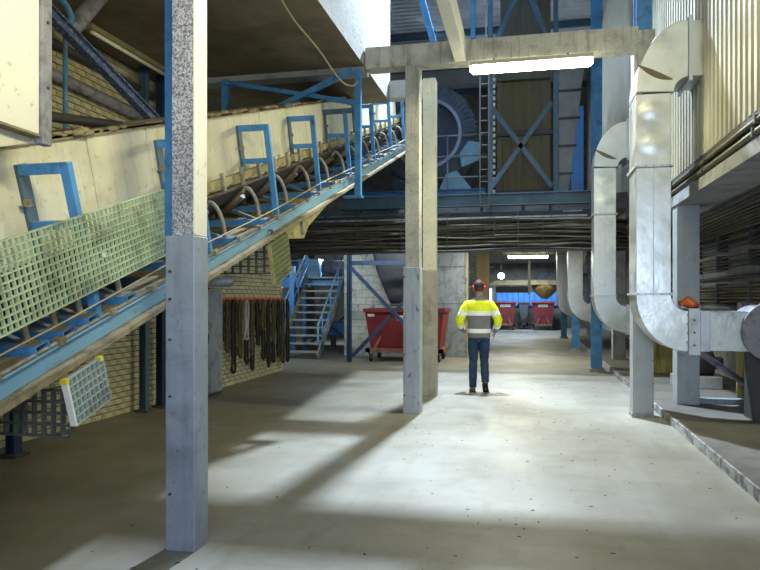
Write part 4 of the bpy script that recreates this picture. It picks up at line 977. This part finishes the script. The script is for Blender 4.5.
# ------------------------------------------------------------ the walking man
def person():
    PX, PY = -.80, 11.45
    r = empty('person', (PX, PY, 0), 'man walking away in yellow and grey high visibility jacket and jeans', 'person')
    # ---- body: one skinned surface
    V = []; Ed = []; R = []
    def v(p, rad, par=None):
        V.append(p); R.append(rad if isinstance(rad, tuple) else (rad, rad))
        if par is not None: Ed.append((par, len(V)-1))
        return len(V)-1
    pel = v((0, 0, .98), (.15, .11)); bel = v((0, -.01, 1.12), (.14, .10), pel); che = v((0, 0, 1.32), (.17, .11), bel)
    upc = v((0, .01, 1.47), (.14, .09), che); nk = v((0, .015, 1.575), .058, upc); hd0 = v((0, .02, 1.65), (.062, .07), nk)
    hd1 = v((0, .03, 1.72), (.076, .09), hd0); hd2 = v((0, .025, 1.79), (.074, .09), hd1); v((0, .02, 1.835), (.05, .06), hd2)
    for sx in (-1, 1):
        sh = v((sx*.19, 0, 1.47), .062, upc)
        if sx < 0: el_p = (-.315, -.05, 1.21); wr = (-.255, .12, 1.01)
        else: el_p = (.32, -.04, 1.21); wr = (.26, .13, 1.005)
        el = v(el_p, .045, sh); w1 = v(wr, .030, el)
        pm = v((wr[0]-sx*.012, wr[1]+.02, wr[2]-.055), (.028, .038), w1)
        base = Vector(V[pm])
        for k, (dy, ln) in enumerate(((-.028, .075), (-.010, .085), (.010, .082), (.028, .066))):
            a_ = v(tuple(base+Vector((-sx*.002, dy, -.035))), .0095, pm)
            b_ = v(tuple(base+Vector((-sx*.010, dy*1.1+.004, -.035-ln*.5))), .0088, a_)
            v(tuple(base+Vector((-sx*.030, dy*1.1+.006, -.035-ln*.9))), .0075, b_)
        t0 = v(tuple(base+Vector((-sx*.012, .036, .01))), .011, pm); v(tuple(base+Vector((-sx*.026, .052, -.035))), .0095, t0)
        hip = v((sx*.088, 0, .92), (.095, .10), pel)
        if sx < 0: kn, an, toe = (-.095, .03, .51), (-.10, -.02, .10), (-.115, .15, .035)
        else: kn, an, toe = (.085, .05, .52), (.105, -.16, .19), (.115, -.10, .05)
        k_ = v(kn, .045, hip); cf = v(((kn[0]+an[0])/2, (kn[1]+an[1])/2, (kn[2]+an[2])/2), .042, k_); a2 = v(an, .03, cf); v(toe, .022, a2)
    me = bpy.data.meshes.new('body'); me.from_pydata(V, Ed, []); me.materials.append(M['skin'])
    o = bpy.data.objects.new('body', me); COL.objects.link(o); o.parent = r
    sk = o.modifiers.new('skin', 'SKIN'); sk.use_smooth_shade = True
    for i, d in enumerate(me.skin_vertices[0].data): d.radius = R[i]; d.use_root = (i == 0)
    ss = o.modifiers.new('sub', 'SUBSURF'); ss.levels = 2; ss.render_levels = 2
    # ---- clothes
    def ell(cx, cy, z, rx, ry, n=20, ph=0): return [Vector((cx+rx*math.cos(2*math.pi*k/n), cy+ry*math.sin(2*math.pi*k/n), z)) for k in range(n)]
    rr_ = random.Random(2)
    torso = [(.90, .175, .125), (.93, .190, .135), (.985, .190, .135), (.99, .192, .137), (1.055, .192, .138), (1.06, .190, .138), (1.12, .188, .138), (1.20, .195, .14), (1.275, .205, .142), (1.28, .207, .143), (1.345, .212, .143), (1.35, .212, .142), (1.42, .215, .135), (1.485, .205, .12), (1.525, .165, .105), (1.56, .105, .085), (1.585, .07, .075), (1.615, .066, .072)]
    rings = []
    for z, rx, ry in torso:
        ring = ell(0, .0, z, rx, ry)
        ring = [Vector((p.x*(1+.02*math.sin(7*i+z*30)), p.y*(1+.035*math.sin(5*i+z*22)), p.z+(.02*abs(p.x)*-3*max(0, z-1.45)/.15 if z > 1.45 else 0))) for i, p in enumerate(ring)]
        rings.append(ring)
    m = MB()
    def band(z): # 0 yellow 1 grey 2 reflective
        if .985 <= z < 1.055: return 2
        if 1.275 <= z < 1.345: return 2
        if z < 1.275: return 1
        if z > 1.53: return 1
        return 0
    for i in range(len(rings)-1):
        m.cur = band((torso[i][0]+torso[i+1][0])/2); m.loft([rings[i], rings[i+1]], caps=False)
    j_ = m.build('jacket', ['hiviz', 'jacket_grey', 'reflective'], r)
    # sleeves
    for sx in (-1, 1):
        path = [Vector(p) for p in ((sx*.10, 0, 1.475), (sx*.185, 0, 1.455), (sx*.245, -.01, 1.37), (sx*.258, -.015, 1.335), (sx*.285, -.03, 1.275), (sx*.290, -.032, 1.262), (sx*.318, -.05, 1.20), (sx*.305, .0, 1.13), (sx*.290, .04, 1.09), (sx*.272, .085, 1.05), (sx*.258, .12, 1.015))]
        rad = [.062, .080, .077, .076, .074, .073, .072, .066, .062, .055, .046]
        for i in range(len(path)-1):
            pass
        m = MB(); m.tube(path, rad, 14)
        for fi, f in enumerate(m.f):
            zc = sum(m.v[q][2] for q in f)/len(f)
            m.mi[fi] = 2 if (1.262 < zc < 1.34 or 1.05 < zc < 1.10) else (1 if zc < 1.04 else 0)
        m.build('sleeve', ['hiviz', 'jacket_grey', 'reflective'], j_)
    # trousers
    m = MB()
    hipr = [ell(0, 0, .97, .165, .12), ell(0, 0, .90, .175, .13), ell(0, -.005, .86, .178, .132)]
    m.loft(hipr)
    for sx in (-1, 1):
        if sx < 0: ps = [(-.085, 0, .90), (-.092, .01, .78), (-.095, .025, .62), (-.096, .03, .51), (-.098, .0, .36), (-.10, -.02, .20), (-.10, -.02, .115), (-.101, -.018, .085)]
        else: ps = [(.085, 0, .90), (.086, .02, .78), (.085, .042, .62), (.085, .05, .53), (.094, -.02, .40), (.102, -.10, .28), (.105, -.14, .21), (.106, -.15, .185)]
        rad = [.096, .094, .080, .070, .070, .066, .060, .064]
        m.tube(smooth_path(ps, 3), [rad[min(i//3, 7)]+(rad[min(i//3+1, 7)]-rad[min(i//3, 7)])*(i % 3)/3+.003*math.sin(i*1.9) for i in range(22)], 14)
    m.build('jeans', 'denim', r)
    # boots
    def boot(T):
        secs = [(-.10, .038, .045), (-.085, .045, .085), (-.04, .048, .13), (.0, .047, .125), (.05, .046, .085), (.11, .05, .065), (.16, .046, .055), (.185, .025, .035)]
        rings = []
        for y, hw, h in secs:
            pts = []
            for k in range(12):
                t = 2*math.pi*k/12; x = hw*math.cos(t)*(1 if math.sin(t) < 0 else .85); z = h*.5+h*.5*math.sin(t); z = max(z, .0)
                pts.append(T @ Vector((x, y, z)))
            rings.append(pts)
        q = MB().loft(rings).build('boot', 'boot', r)
        MB().prism([(-.05, -.105), (.05, -.105), (.052, .1), (.045, .16), (.02, .19), (-.02, .19), (-.045, .16), (-.052, .1)], 'z', -.0, .022)
        s = MB(); poly = [(-.045, -.10), (.045, -.10), (.05, .1), (.045, .16), (.02, .19), (-.02, .19), (-.045, .16), (-.05, .1)]
        s.prism(poly, 'z', .0, .02); s.v = [tuple(T @ Vector(p)) for p in s.v]; s.build('sole', 'rubber', q)
    boot(Matrix.Translation((-.105, .0, 0)) @ Matrix.Rotation(math.radians(8), 4, 'Z'))
    boot(Matrix.Translation((.108, -.135, .105)) @ Matrix.Rotation(math.radians(-8), 4, 'Z') @ Matrix.Rotation(math.radians(-48), 4, 'X') @ Matrix.Translation((0, .02, -.02)))
    # head details
    h = MB().ball((0, .02, 1.775), .083, .100, .085, 16, 10)
    h.v = [(x, y, max(z, 1.745-.3*max(0, -y)*.3)) for x, y, z in h.v]
    cap = h.build('cap', 'cap_dark', r)
    MB().prism([(-.07, .09), (.07, .09), (.055, .165), (0, .185), (-.055, .165)], 'z', 1.752, 1.762).build('peak', 'cap_dark', cap)
    MB().loft([[Vector((.078*math.cos(t), .015+.093*math.sin(t), z)) for t in [2*math.pi*k/16 for k in range(16)]] for z in (1.675, 1.70, 1.75)], caps=False).build('hair', 'hair', r)
    ms = MB()
    ms.tube([(.090*math.cos(t), .02, 1.755+.108*math.sin(t)) for t in [math.pi*k/12 for k in range(13)]], .009, 6)
    hs = ms.build('ear_defenders', 'muff_red', r)
    for sx in (-1, 1):
        MB().ball((sx*.094, .02, 1.735), .022, .034, .042, 12, 8).build('ear_cup', 'muff_red', hs)
        MB().ball((sx*.079, .02, 1.70), .012, .018, .03, 8, 6).build('ear', 'skin', r)
        MB().ball((sx*.03, .112, 1.735), .012, .008, .009, 8, 6).build('eye', 'eye_white', r)
    MB().ball((0, .125, 1.70), .014, .022, .024, 8, 6).build('nose', 'skin', r)
    MB().ball((0, .112, 1.665), .026, .008, .008, 8, 6).build('mouth', 'muff_red', r)
    r.rotation_euler = (0, 0, .04)
    return r
person()
